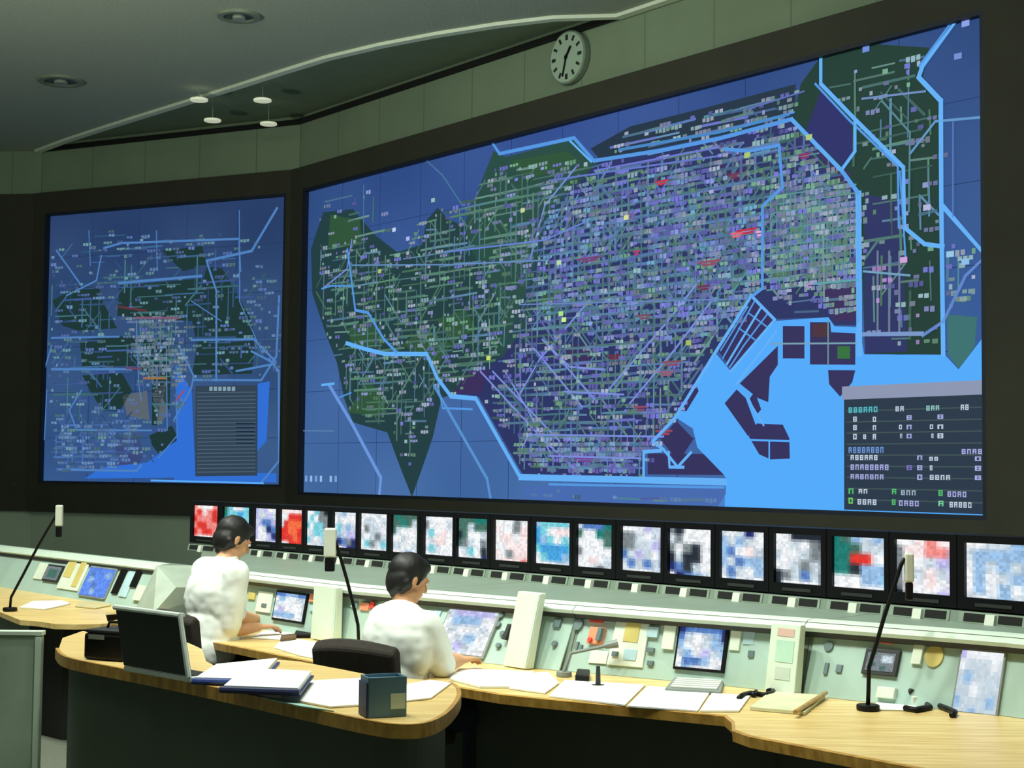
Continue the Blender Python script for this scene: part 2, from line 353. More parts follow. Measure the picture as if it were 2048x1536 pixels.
# dense street network and captions
def network(Dp, region, n, kinds, cap, capcols, seed, hgt=(.03, .05)):
    r = random.Random(seed); xs = [p[0] for p in region]; ys = [p[1] for p in region]; k = 0
    H_ = Dp.z1-Dp.z0
    while k < n:
        x, y = r.uniform(min(xs), max(xs)), r.uniform(min(ys), max(ys))
        if not inside((x, y), region): continue
        k += 1; u, v = Dp.uv(x, y); u = round(u*110)/110+r.uniform(-.001, .001); v = round(v*52)/52+r.uniform(-.002, .002); t = r.random(); L = r.uniform(.15, .75); col = r.choice(kinds)
        if t < .48: q = [(u, v), (u+L/Dp.w, v+r.uniform(-.004, .004))]
        elif t < .82: q = [(u, v), (u+r.uniform(-.001, .001), v+L*.7/H_)]
        elif t < .9: q = [(u, v), (u+L*.5/Dp.w, v+L*.5/H_)]
        else: q = [(u, v), (u+L*.5/Dp.w, v-L*.5/H_)]
        if not inside(Dp.px(*q[1]), region) or q[1][0] > .995 or q[1][1] > .99 or q[1][1] < .01: continue
        Dp.uline(q, r.choice((.014, .018, .024)), mixc((0, 0, 0), col, r.uniform(.72, 1.)), 5)
    k = 0
    while k < cap:
        x, y = r.uniform(min(xs), max(xs)), r.uniform(min(ys), max(ys))
        if not inside((x, y), region): continue
        k += 1; u, v = Dp.uv(x, y); v = round(v*75)/75; w = r.choice((.04, .07, .11, .15))/Dp.w; h = r.uniform(*hgt)/H_; col = r.choice(capcols)
        if u+w > .99 or v+h > .99: continue
        m = max(1, int(w*Dp.w/.04)); fk = r.uniform(.6, .95)
        for i in range(m):
            Dp.rect(u+w*i/m, v, u+w*(i+.78)/m, v+h*(1 if i % 2 else .85), tuple(c*fk for c in col), 7)
cols_g = [(86, 132, 130), (92, 142, 116), (96, 140, 176), (78, 118, 112), (110, 152, 142)]
cols_b = [(92, 128, 190), (110, 120, 204), (84, 140, 160), (78, 112, 150), (104, 152, 190), (96, 138, 128)]
cap1 = [(152, 164, 220), (160, 196, 204), (126, 132, 226), (128, 184, 152), (178, 190, 214)]
west = [(640, 500), (700, 470), (800, 510), (850, 420), (930, 400), (990, 330), (1195, 322), (1095, 420), (1060, 560), (1000, 715), (905, 793), (870, 770), (850, 860), (815, 960), (780, 860), (700, 840), (670, 730), (640, 640), (620, 560)]
network(D, west, 620, cols_g, 520, cap1, 1)
network(D, [(1195, 322), (1440, 275), (1580, 240), (1690, 345), (1716, 385), (1716, 540), (1560, 560), (1505, 585), (1432, 700), (1310, 880), (1290, 950), (1050, 950), (960, 795), (1000, 715), (1060, 560), (1095, 420)], 1500, cols_b+cols_g, 1050, cap1+[(130, 130, 236)], 2)
network(D, [(1060, 430), (1100, 380), (1400, 330), (1520, 420), (1520, 560), (1420, 690), (1100, 640), (1040, 560)], 560, cols_b, 420, [(130, 130, 236), (150, 170, 240), (120, 180, 220)], 3)
network(D, [(1560, 300), (1690, 360), (1712, 400), (1712, 560), (1545, 600), (1540, 400)], 260, cols_g, 200, cap1, 4)
network(D, [(1640, 170), (1730, 110), (1850, 110), (1870, 200), (1880, 480), (1820, 480), (1730, 400)], 60, cols_g, 46, cap1, 5)
network(D, [(1560, 560), (1714, 540), (1714, 640), (1668, 640), (1650, 626), (1560, 630)], 26, cols_b, 34, cap1, 15)
network(D, [(1725, 400), (1800, 380), (1880, 520), (1880, 690), (1730, 690)], 26, cols_g, 34, cap1+[(190, 150, 220)], 6)
network(D, [(1200, 310), (1260, 255), (1590, 180), (1590, 235), (1440, 268)], 60, cols_b, 60, cap1, 8)
network(D, [(620, 400), (740, 380), (780, 460), (640, 560)], 14, cols_g, 26, cap1, 9)
network(D, [(1050, 870), (1290, 880), (1290, 950), (1060, 950)], 120, [(108, 120, 210), (96, 150, 200)], 120, [(140, 130, 230), (130, 180, 220)], 10)
network(D, [(1060, 985), (1420, 988), (1420, 1010), (1060, 1005)], 8, cols_b, 16, [(110, 150, 210)], 12)
network(D, [(1890, 480), (1975, 480), (1940, 600), (1890, 640)], 10, cols_b, 22, cap1, 11)
# long streets that cross the whole city, with the regular rows of the right half
rr = random.Random(31)
for i in range(15):
    x = 1545+rr.uniform(-3, 3)+i*12; D.line([(x, 380+i*2), (x, 565)], .022, (92, 140, 150), 6)
for i in range(12):
    y = 372+i*17; D.line([(1535, y+20), (1712, y-6)], .022, (88, 142, 146), 6)
for x in (1755, 1778, 1798): D.line([(x, 500), (x, 665)], .035, (104, 124, 142), 6)
for q in ([(960, 745), (1085, 880), (1150, 940)], [(985, 745), (1120, 885)], [(1070, 700), (1165, 815)], [(1095, 690), (1190, 800)], [(1010, 745), (1060, 830), (1110, 925)], [(1085, 680), (1140, 735), (1210, 740)], [(700, 480), (690, 540), (640, 580)], [(1180, 600), (1080, 720), (1040, 790)], [(1425, 600), (1350, 700), (1255, 815)], [(1400, 560), (1330, 650), (1210, 790)], [(1155, 330), (1090, 410), (1060, 520)]): D.line(q, .035, (122, 142, 220), 6)
BR = (100, 176, 246); B2 = (84, 150, 226)
for q, w, c in (
    ([(692, 500), (700, 560), (708, 623), (734, 628), (765, 680), (792, 708)], .06, B2), ([(640, 580), (660, 574), (700, 574)], .035, B2), ([(690, 690), (730, 702), (767, 711), (853, 711), (874, 759), (902, 796), (952, 800), (1041, 957)], .085, BR),
    ([(1041, 958), (1452, 964)], .11, BR), ([(1100, 972), (1450, 975)], .04, B2), ([(985, 282), (1000, 306), (1150, 274), (1190, 320), (1330, 298), (1440, 275), (1585, 236), (1684, 338), (1718, 384), (1718, 640)], .065, B2), ([(1140, 278), (1185, 322)], .04, BR),
    ([(1240, 298), (1440, 262), (1580, 226)], .05, (70, 134, 196)), ([(1585, 236), (1684, 338), (1718, 384)], .06, BR), ([(1718, 384), (1720, 706)], .1, BR), ([(1643, 100), (1643, 165), (1711, 236), (1807, 332), (1809, 452), (1849, 485), (1886, 490)], .06, BR),
    ([(1632, 165), (1700, 238), (1796, 330), (1798, 452)], .035, B2), ([(1910, 35), (1845, 129), (1837, 152), (1881, 199), (1882, 400), (1886, 706)], .07, BR), ([(1902, 35), (1838, 130)], .04, B2), ([(1711, 238), (1711, 300), (1684, 338)], .055, BR), ([(1450, 296), (1500, 300), (1560, 288), (1567, 372), (1527, 410), (1527, 575), (1505, 592)], .055, B2),
    ([(1884, 408), (1976, 507)], .07, BR), ([(1976, 507), (1930, 548), (1886, 640), (1845, 668)], .045, (96, 132, 200)), ([(1505, 590), (1432, 706), (1353, 836), (1308, 884)], .06, BR), ([(1505, 590), (1552, 638), (1464, 742)], .05, BR), ([(1512, 600), (1448, 716)], .03, B2), ([(1524, 614), (1456, 728)], .04, BR), ([(1556, 660), (1475, 768)], .035, BR), ([(1498, 612), (1444, 700)], .03, B2), ([(1536, 628), (1490, 690), (1462, 734)], .03, B2), ([(1500, 625), (1540, 655)], .025, B2), ([(1480, 655), (1515, 680)], .025, B2), ([(1490, 250), (1590, 222)], .03, B2), ([(1800, 340), (1812, 520)], .03, B2), ([(1190, 340), (1440, 292)], .03, (110, 120, 210)), ([(1100, 360), (1300, 330), (1440, 310)], .03, (100, 120, 200)),
    ([(1308, 884), (1330, 900), (1358, 935), (1385, 905)], .05, BR), ([(1290, 952), (1290, 905), (1325, 902)], .06, BR), ([(1340, 905), (1342, 935), (1370, 935)], .05, BR), ([(1045, 900), (1060, 872), (1330, 874)], .03, (120, 140, 220)), ([(1100, 915), (1285, 918)], .03, (120, 140, 220)), ([(1130, 785), (1250, 790)], .03, (120, 140, 220)),
    ([(655, 775), (700, 850), (760, 962), (757, 996)], .09, (108, 150, 220)), ([(868, 775), (905, 840), (975, 962), (982, 1002)], .07, (88, 144, 206)), ([(675, 800), (700, 790)], .03, B2), ([(602, 868), (665, 868)], .025, (90, 124, 170)), ([(640, 775), (665, 772)], .05, BR), ([(875, 770), (885, 820), (945, 822)], .04, B2),
    ([(1490, 250), (1500, 215), (1610, 180)], .025, (90, 110, 180)), ([(1725, 195), (1850, 180)], .03, (110, 140, 190)), ([(1765, 200), (1820, 262), (1818, 420)], .03, (86, 130, 140)), ([(1820, 305), (1870, 240), (1975, 230)], .035, (96, 150, 200)), ([(1728, 540), (1820, 548)], .03, (110, 160, 190)), ([(1718, 557), (1630, 566)], .03, (90, 160, 170)),
    ([(1728, 666), (1845, 664)], .06, (120, 150, 200)), ([(1545, 686), (1715, 684)], .025, (120, 160, 180)), ([(1658, 640), (1658, 728)], .02, (110, 150, 150)), ([(1500, 879), (1580, 881)], .03, BAY), ([(1541, 880), (1541, 918)], .03, BAY), ([(1497, 795), (1530, 850)], .03, BR), ([(1905, 240), (1905, 430)], .02, (80, 118, 186)), ([(1648, 470), (1650, 600)], .03, (120, 150, 150)), ([(725, 370), (725, 500)], .025, (80, 124, 150)),
    ([(850, 310), (885, 350), (925, 410)], .03, (74, 118, 156)), ([(890, 505), (1090, 480), (1180, 440)], .03, (100, 130, 210)), ([(700, 532), (900, 530), (1100, 520)], .028, (100, 140, 190)), ([(1040, 610), (1500, 596)], .02, (100, 130, 190)), ([(980, 640), (980, 740)], .022, (110, 160, 150)), ([(940, 540), (940, 620)], .02, (110, 160, 150))): D.line(q, w, c, 9)
for x, y, w, c in ((1325, 366, 26, (196, 50, 66)), (1470, 352, 22, (120, 46, 84)), (1610, 312, 24, (140, 50, 96)), (1495, 464, 40, (190, 44, 72)), (1475, 470, 24, (220, 100, 120)), (1420, 528, 46, (150, 72, 96)), (1180, 522, 50, (120, 64, 120)), (1275, 506, 14, (170, 60, 110)), (1230, 716, 28, (110, 50, 64)), (1345, 728, 40, (130, 76, 92)), (1335, 748, 30, (150, 90, 120)), (1290, 635, 28, (122, 76, 96)), (1283, 818, 26, (140, 70, 100)), (1170, 922, 40, (120, 60, 150)), (1410, 576, 26, (110, 50, 80)), (1260, 435, 20, (130, 90, 160)), (1520, 466, 12, (230, 170, 200)), (1620, 570, 14, (170, 140, 200)), (1330, 866, 34, (150, 70, 90))):
    a, b = D.uv(x-w/2, y); a2, b2 = D.uv(x+w/2, y); D.rect(a, b-.006, a2, b-.001, c, 8); D.rect(a+(a2-a)*.2, b+.001, a2-(a2-a)*.15, b+.006, c, 8)
for x, y, c in ((1124, 628, (170, 230, 130)), (1130, 640, (200, 240, 150)), (978, 718, (200, 220, 110)), (1255, 434, (210, 220, 150)), (1047, 420, (190, 210, 160)), (1120, 525, (180, 220, 160)), (1497, 308, (170, 200, 110)), (1620, 272, (170, 200, 130)), (758, 544, (170, 190, 110)), (1380, 685, (160, 190, 90)), (787, 460, (190, 210, 250)), (815, 478, (170, 180, 240)), (866, 400, (150, 190, 180)), (1930, 45, (140, 160, 230)), (1733, 96, (110, 140, 220)), (1854, 412, (180, 180, 220)), (1808, 517, (210, 160, 220)), (1900, 505, (150, 200, 230)), (1930, 520, (140, 190, 230)), (1915, 110, (120, 140, 210))):
    u, v = D.uv(x, y); D.rect(u-.0035, v-.006, u+.0035, v+.006, c, 10)
# pale caption, bottom left of the display
for i in range(7):
    if i == 4: continue
    u, v = D.uv(606+i*10, 966); D.rect(u, v-.011, u+.0052, v+.008, (146, 186, 226) if i % 2 else (120, 160, 220), 9)
# the table inset, bottom right
tq = [(1690, 797), (1976, 800), (1979, 1026), (1688, 1018)]
(u0, v0), (u1, v1) = D.uv(1690, 797), D.uv(1975, 1024)
D.rect(u0-.002, v0-.028, u1+.004, v0, (140, 150, 178), 10); D.rect(u0, v0, u1, v1, (38, 54, 72), 10)
for k in range(9): D.rect(u0+.003, v0+(v1-v0)*(.10+.1*k), u1-.003, v0+(v1-v0)*(.112+.1*k), (62, 80, 84), 11)
def glyphs(x0, x1, y, h, col, gap=.28, seed=0):
    """a row of small block characters between image columns x0..x1"""
    r = random.Random(seed+int(x0*7+y)); n = max(1, int((x1-x0)/9)); (a, b) = D.uv(x0, y-h/2); (a2, b2) = D.uv(x1, y-h/2); bb = D.uv(x0, y+h/2)[1]
    for i in range(n):
        c0 = a+(a2-a)*i/n; c1 = a+(a2-a)*(i+1-gap)/n; hh = bb-b
        D.rect(c0, b, c0+(c1-c0)*.3, bb, col, 12); D.rect(c0, b, c1, b+hh*.22, col, 12); D.rect(c0+(c1-c0)*.66, b+hh*.1, c1, bb, tuple(q*.9 for q in col), 12)
        if r.random() < .7: D.rect(c0, b+hh*.42, c1, b+hh*.6, col, 12)
        if r.random() < .6: D.rect(c0, bb-hh*.2, c1, bb, col, 12)
WH, LV, CY, GR = (196, 208, 226), (168, 172, 226), (86, 190, 200), (84, 190, 110)
for a in ((1700, 1760, 818, 11, CY), (1793, 1812, 815, 10, WH), (1854, 1882, 813, 10, (150, 200, 200)), (1922, 1940, 811, 11, WH), (1709, 1719, 836, 10, WH), (1748, 1757, 836, 10, WH), (1709, 1719, 853, 10, WH), (1748, 1757, 853, 10, WH), (1709, 1719, 871, 11, WH), (1729, 1737, 871, 9, WH), (1748, 1757, 871, 11, WH),
          (1815, 1829, 832, 9, LV), (1800, 1808, 851, 9, WH), (1815, 1829, 851, 9, LV), (1802, 1808, 869, 9, WH), (1815, 1829, 869, 9, LV), (1876, 1892, 830, 9, LV), (1861, 1870, 850, 9, WH), (1876, 1892, 850, 9, WH), (1864, 1870, 868, 9, WH), (1876, 1892, 868, 10, WH), (1700, 1772, 898, 12, (110, 150, 214)), (1704, 1760, 913, 10, WH), (1704, 1782, 932, 11, LV), (1704, 1772, 951, 10, LV),
          (1836, 1850, 912, 9, LV), (1860, 1880, 914, 8, WH), (1815, 1830, 932, 10, (120, 112, 190)), (1836, 1850, 932, 10, LV), (1861, 1868, 932, 10, WH), (1836, 1850, 951, 11, LV), (1861, 1904, 951, 10, WH), (1924, 1967, 899, 10, LV), (1950, 1967, 913, 9, LV), (1950, 1967, 932, 10, LV), (1950, 1967, 951, 9, LV),
          (1700, 1714, 980, 11, GR), (1720, 1740, 980, 9, WH), (1700, 1712, 999, 12, (110, 210, 100)), (1718, 1758, 1001, 11, WH), (1786, 1798, 980, 11, GR), (1804, 1836, 982, 10, (160, 180, 200)), (1786, 1796, 1001, 11, GR), (1800, 1842, 1003, 11, LV), (1878, 1890, 982, 12, GR), (1896, 1936, 984, 11, LV), (1878, 1892, 1003, 11, (120, 210, 160)), (1900, 1946, 1005, 11, WH)): glyphs(*a)
# joints of the projection cubes
for k in range(1, 12): D.rect(k/12-.0004, .003, k/12+.0004, .997, (30, 50, 96), .6)
for k in range(1, 6): D.rect(.002, k/6-.0008, .998, k/6+.0008, (34, 56, 104), .6)
def display_thing(Dp, label, name, frame_mat):
    t = thing(name, Dp.a+Dp.d*(Dp.w/2)+Vector((0, 0, Dp.z0)), label, 'display screen')
    make('map_picture', Dp.mb, M_map, t)
    mb = MB(); w = .035
    for (s0, s1_, z0, z1) in ((0, Dp.w, Dp.z0, Dp.z0+w), (0, Dp.w, Dp.z1-w, Dp.z1), (0, w, Dp.z0+w, Dp.z1-w), (Dp.w-w, Dp.w, Dp.z0+w, Dp.z1-w)):
        c = Dp.a+Dp.d*((s0+s1_)/2)+Dp.n*(-.03)+Vector((0, 0, (z0+z1)/2)); mb.box(c, (s1_-s0, .10, z1-z0), (Dp.d, Dp.n, Vector((0, 0, 1))))
    make('bezel', mb, frame_mat, t)
    back = MB().box(Dp.a+Dp.d*(Dp.w/2)-Dp.n*.075+Vector((0, 0, (Dp.z0+Dp.z1)/2)), (Dp.w-.02, .045, Dp.z1-Dp.z0-.02), (Dp.d, Dp.n, Vector((0, 0, 1)))); make('housing', back, M_blk, t)
    return t
M_bez = mat('navy_bezel', (20, 28, 44), .6)
display_thing(D, 'huge wide wall display with a dense blue and green city road map', 'wall_display', M_bez)
# smaller left display
E_ = Display(lL, dL, nL, 4.0478, ZB_L, ZT_L, [(93, 427), (573, 386), (565, 973), (77, 968)])
def bg2(u, v):
    c = mixc((40, 62, 104), (58, 92, 132), v); c = mixc(c, (44, 78, 150), .6*v*v*(1-abs(u-.4))); k = math.sin(u*11+1)*math.sin(v*13)*5; return tuple(max(0, x+k) for x in c)
E_.base(bg2, 30, 30)
DG = (28, 54, 54)
for q in ([(100, 600), (150, 572), (195, 575), (200, 600), (230, 655), (150, 660), (120, 650)], [(320, 500), (400, 490), (410, 530), (360, 540)], [(235, 570), (400, 555), (415, 610), (380, 640), (230, 630)], [(410, 530), (440, 535), (500, 640), (505, 700), (500, 745), (380, 748), (390, 690), (380, 640)], [(155, 680), (220, 670), (340, 680), (335, 820), (290, 740), (160, 735)], [(160, 750), (240, 745), (260, 780), (235, 822), (200, 820), (175, 780)], [(300, 770), (325, 765), (310, 850), (300, 850)], [(295, 870), (340, 850), (355, 880), (320, 915), (300, 890)]): E_.poly(q, DG, 1)
for q in ([(240, 790), (290, 780), (295, 840), (250, 830)], [(300, 785), (330, 760), (330, 830), (312, 850)]): E_.poly(q, (90, 100, 110), 1)
E_.poly([(225, 880), (270, 868), (285, 900), (275, 930), (230, 930)], (58, 72, 122), 2)
for q in ([(347, 725), (380, 780), (388, 955), (340, 955), (350, 880)], [(350, 880), (345, 955), (165, 958), (200, 935), (290, 925)], [(345, 940), (550, 945), (550, 963), (345, 960)], [(512, 765), (536, 760), (530, 880), (512, 900)]): E_.poly(q, (48, 110, 212), 3)
E_.poly([(388, 770), (512, 768), (512, 950), (388, 952)], (48, 66, 84), 4)
for k in range(22): E_.line([(392, 784+k*7.6), (508, 782+k*7.6)], .018, (74, 96, 112), 5)
for k in range(6): E_.line([(470, 845+k*8), (506, 845+k*8)], .022, (20, 40, 66), 6)
for k in range(6): u, v = E_.uv(416+k*9, 776); E_.rect(u, v-.008, u+.013, v+.007, (130, 160, 176), 6)
L2 = (78, 128, 190)
net2 = [(100, 500), (200, 460), (500, 470), (550, 560), (560, 740), (380, 760), (350, 860), (300, 930), (100, 940), (90, 700)]
network(E_, net2, 230, [(62, 104, 150), (70, 120, 130), (66, 96, 160)], 420, [(110, 150, 196), (120, 170, 180), (100, 130, 200)], 21)
network(E_, [(240, 620), (370, 640), (370, 720), (330, 800), (270, 740)], 110, [(90, 120, 150), (80, 140, 130)], 150, [(130, 160, 180), (150, 170, 190)], 22)
network(E_, [(100, 830), (290, 840), (240, 935), (100, 940)], 60, [(80, 120, 190)], 110, [(100, 140, 200), (120, 160, 210)], 23)
for q, w in (([(205, 495), (240, 485), (475, 476)], .05), ([(200, 510), (190, 560), (130, 590)], .04), ([(110, 500), (160, 570)], .04), ([(235, 565), (400, 550)], .06), ([(475, 476), (478, 540)], .03), ([(550, 415), (500, 500), (410, 520)], .06), ([(410, 520), (430, 580), (430, 760)], .05), ([(175, 460), (178, 530)], .02), ([(310, 460), (312, 540)], .02), ([(475, 420), (476, 600), (520, 700)], .02),
             ([(100, 675), (235, 672)], .045), ([(380, 678), (505, 676), (548, 720)], .05), ([(100, 738), (260, 737)], .06), ([(355, 690), (385, 750), (380, 775), (345, 840)], .045), ([(385, 758), (520, 758), (550, 710), (555, 590)], .05), ([(535, 715), (555, 740), (556, 920), (520, 965)], .05), ([(270, 640), (275, 770), (280, 800)], .03), ([(330, 680), (332, 860)], .03), ([(90, 780), (85, 880)], .03),
             ([(160, 780), (135, 820), (150, 860), (300, 860)], .04), ([(350, 800), (352, 870), (315, 915)], .03), ([(110, 940), (270, 942), (280, 930)], .05), ([(100, 690), (85, 740)], .04), ([(380, 600), (440, 640)], .02), ([(500, 700), (548, 725), (470, 740)], .05)): E_.line(q, w, L2, 7)
E_.line([(300, 961), (525, 965)], .04, (90, 170, 250), 8)
for q, c in (([(235, 612), (290, 620)], (100, 50, 60)), ([(270, 634), (355, 634)], (130, 84, 110)), ([(285, 755), (330, 755)], (160, 110, 70)), ([(350, 800), (365, 780)], (150, 80, 110)), ([(250, 735), (280, 736)], (110, 70, 100))): E_.line(q, .05, c, 8)
for k in range(1, 5): E_.rect(k/5-.001, .003, k/5+.001, .997, (34, 52, 92), .6)
for k in range(1, 6): E_.rect(.003, k/6-.001, .997, k/6+.001, (34, 52, 92), .6)
display_thing(E_, 'smaller square wall display left of the huge map, with a striped list', 'wall_display', M_bez)
# ------------------------------------------------------------------ clock
ck = None
for s_ in [x*.01 for x in range(100, 1100)]:
    p = cF+dM*s_; q = proj((p.x, p.y, 5.7))
    if q[0] >= 1124: ck = p; break
_r = ray(1124, 112); kk = ck.y/_r.y; zc = EYE+_r.z*kk
base = ck-nM*(.02+BACK); C0 = Vector((base.x, base.y, zc)); UP = Vector((0, 0, 1))
t = thing('wall_clock', C0, 'round white analogue clock high on the wall above the huge map', 'clock')
make('clock_case', MB().disc(C0+nM*.004, .275, nM, .075, 40), mat('clock_rim', (120, 136, 118), .5), t, bevel=.012)
make('dial', MB().disc(C0+nM*.078, .255, nM, .006, 40), mat('clock_dial', (168, 190, 168), .5, var=.03), t)
for k in range(12):
    an = k*PI/6; dv = dM*math.sin(an)+UP*math.cos(an); pv = dM*math.cos(an)-UP*math.sin(an)
    make('hour_mark', MB().box(C0+nM*.087+dv*.20, (.026 if k % 3 else .034, .055, .006), (pv, dv, nM)), M_blk2, t)
def hand(name, an, L, w):
    dv = dM*math.sin(an)+UP*math.cos(an); pv = dM*math.cos(an)-UP*math.sin(an); make(name, MB().box(C0+nM*.096+dv*(L/2-.03), (w, L, .006), (pv, dv, nM)), M_blk, t)
hand('hour_hand', .62, .15, .024); hand('minute_hand', 3.42, .23, .016)
make('hub', MB().disc(C0+nM*.088, .018, nM, .016, 14), M_blk, t)
# ------------------------------------------------------------------ ceiling fittings, glass reflections
def round_fitting(px, py, r, label):
    c = at_z(px, py, ZC); t = thing('ceiling_downlight', c-Vector((0, 0, .0)), label, 'ceiling light', 'unlit round ceiling fittings')
    make('trim_ring', MB().ring(c-Vector((0, 0, .03)), r*.72, r, (0, 0, 1), .03, 36), mat('fitting_ring', (124, 134, 114), .5), t)
    make('reflector', MB().ring(c-Vector((0, 0, .012)), r*.30, r*.72, (0, 0, 1), .012, 36), mat('fitting_dark', (70, 78, 66), .5), t)
    make('lamp_lens', MB().disc(c-Vector((0, 0, .045)), r*.3, (0, 0, 1), .045, 24), mat('fitting_lens', (140, 150, 134), .3), t)
round_fitting(478, 30, .21, 'round unlit ceiling fitting at the top of the picture, nearer the middle')
round_fitting(122, 160, .26, 'round unlit ceiling fitting near the left edge of the picture')
for i, (x, y, z, lb) in enumerate(((398, 202, 5.93, 'small pale disc as glass reflection before the bright ceiling edge, upper left of four'), (525, 203, 5.9, 'small pale disc as glass reflection below the recess, upper right of four'), (425, 243, 5.9, 'small dull disc as glass reflection over the dark wall head, lower left of four'), (537, 250, 5.88, 'small bright disc as glass reflection before the upper wall, lower right of four'))):
    c = at_z(x, y, z); t = thing('reflection_disc', c, lb, 'glass reflection', 'small glass reflections at the ceiling corner')  # discs added in place of ceiling light reflections in the glass
    make('glow_disc', MB().disc(c, .105, (0, 0, 1), .028, 24), mat('reflection_glow', (220, 228, 205), .4, emit=(226, 232, 200), strength=(.5, .55, .3, .5)[0]), t, bevel=.008)
    top = ZC if i in (0,) else ZT
    make('stem', MB().tube([c+Vector((0, 0, .028)), Vector((c.x, c.y, top-.002))], .006, 6), M_grey, t)  # stem added only to hold the reflection disc
# ------------------------------------------------------------------ console row frame
aO = -.862; dO = Vector((math.cos(aO), math.sin(aO), 0)); nO = Vector((dO.y, -dO.x, 0)); OO = Vector((-2.888*.79, 14.532*.79, 0))
def W(s, t, z): return OO+dO*s+nO*t+Vector((0, 0, z))
def interp(tab, s):
    if s <= tab[0][0]: return tab[0][1]
    for (a, x), (b, y) in zip(tab, tab[1:]):
        if s <= b:
            k = (s-a)/(b-a); return x+(y-x)*k
    return tab[-1][1]
LIP = [(0, 1.0), (2.4, .98), (3.5, 1.0), (4.6, .84), (5.35, .69), (6.0, .52), (6.8, .34), (8, .3)]
BCK = [(0, 1.02), (2.5, 1.0), (4.2, 1.02), (4.8, .88), (5.35, .71), (5.75, .60), (6.3, .52), (6.8, .38), (8, .34)]
FRT = [(0, 1.5), (3.1, 1.55), (4.2, 1.6), (5.3, 1.55), (5.9, 1.34), (6.25, 1.22), (6.5, 1.5), (8.2, 1.55)]
lip_t = lambda s: interp(LIP, s); back_t = lambda s: interp(BCK, s)
front_t = lambda s: interp(FRT, s)
ZL, ZD, ZS, ZK = 1.02, .72, 1.075, 1.029
def strip_pt(s, v): return W(s, .045+(lip_t(s)-.045)*v, ZK+(ZL-ZK)*v)
def fascia_pt(s, v): return W(s, .045+.012*v, ZS+(ZK-ZS)*v)
def panel_pt(s, v): return W(s, back_t(s)*(1-v)+(lip_t(s)-.035)*v, ZD+(.98-ZD)*v)
def solve(fn, x, y, s=3., v=.5):
    for _ in range(30):
        p = proj(fn(s, v)); a = proj(fn(s+1e-3, v)); b = proj(fn(s, v+1e-3))
        j = ((a[0]-p[0])*1e3, (b[0]-p[0])*1e3, (a[1]-p[1])*1e3, (b[1]-p[1])*1e3); det = j[0]*j[3]-j[1]*j[2]
        ex, ey = x-p[0], y-p[1]
        if abs(ex)+abs(ey) < .05 or abs(det) < 1e-9: break
        s += max(-.6, min(.6, (ex*j[3]-ey*j[1])/det)); v += max(-.5, min(.5, (ey*j[0]-ex*j[2])/det))
    return s, v
def stations(a, b, step=.3):
    n = max(1, int(math.ceil((b-a)/step))); return [a+(b-a)*k/n for k in range(n+1)]
# ------------------------------------------------------------------ CRT monitors in one long row
ul = [393, 453, 516, 568, 619, 674, 727, 791, 856, 922, 996, 1077, 1161, 1250, 1344, 1448, 1556, 1672, 1797, 1936]
ur = [443, 506, 560, 612, 664, 720, 782, 843, 914, 983, 1064, 1148, 1232, 1330, 1430, 1536, 1650, 1776, 1907, 2058]
PT, PB_ = 1.362, 1.133
PAL = {'u': (98, 142, 240), 'W': (238, 242, 246), 'w': (200, 214, 224), 'b': (150, 188, 226), 'B': (84, 124, 190), 'c': (120, 206, 220), 'C': (66, 160, 220), 'd': (36, 44, 54), 'g': (124, 134, 138), 'G': (70, 112, 100), 't': (28, 122, 112), 'r': (222, 52, 44), 'p': (240, 140, 136), 'P': (248, 226, 226), 'l': (190, 188, 236), 'n': (34, 44, 104), 'k': (10, 12, 16), 'o': (246, 110, 66)}
PIC = [
    ('red and pink picture', 'pPWWpp prPprp rppprr prrppr rprrpp pPWPWp'), ('cyan picture partly behind a head', 'GcWWcc tccCcc cccccW dddccw ddddlW dddllw'),
    ('blue and white picture', 'lwlWWl lwwlwW wlBBll lWwnBl lWWlnB WWwlln'), ('bright red picture', 'PPPPPP WWrrrp wrooor rroorr rrrorr WWrrrr'), ('pale cyan picture', 'WWcgdd WcWggd cWccgd Wwccwg cwWwcc WWwwww'),
    ('pale picture with navy shapes below', 'wwbWWl WwWWWw wcwbwl wbwllg nnBgnd WWlnnd'), ('plain white street picture', 'WWWwWW WwwWwW WgwwWw wWwgwW WcgwcW WWWWww'), ('white road against green picture', 'GtGGGG GGtGwG GwWWWw WWwWWW wwWWwb WWwbWw'),
    ('pale blue and cream picture', 'wWWWWw gWWWww wcWPWW WwPPWW wcwWWW WWWWWw'), ('green and white road picture', 'GGGttt GGwGGG dGWWwP GgwWgW WwcWdw WWwWnl'), ('pale pink picture with a grey pole', 'WWWgWW PWWgPP WPPWPP WWPPPP PWgPPP WPPPpP'), ('cyan blue picture', 'bccccw CcWPPP CbcWcw cCCCCc WcCCbc WWWwww'),
    ('white plaza and green trees picture', 'wBBBtt GWWtGt WWWWGG gWWWWW WWPWwW WWwgwW'), ('lavender picture full of cars', 'WWWlwl ggwWwl ggwwlg BwlwWB wBwBwB WWWWwl'), ('white picture with a dark wedge', 'gdWWWW wgWWWW gWgdWw dwddWW nBdwWW WnBbwW'), ('pale blue picture speckled with cars', 'wWwnWW bwbwWw bBWPwg bwBbbw wBwWbl WbWwWl'),
    ('white picture with grey road', 'WWdddd WWwWgd wWWwgg WWwgwg dgwBwd dWWWWd'), ('picture with a red square', 'tGbwbw ttGwww ttrrWW ttdbbb WWWbbc WWWWWW'), ('lavender picture with a pink mark', 'WWPpPW gPPppl gPWwll gWwPwl gPWPWl dWWWll'), ('pale blue speckled picture', 'WWwwbb wbbbbb Wbwbwb WbWwbb WbWbWb wWwbww')]
RVX = random.Random(5)
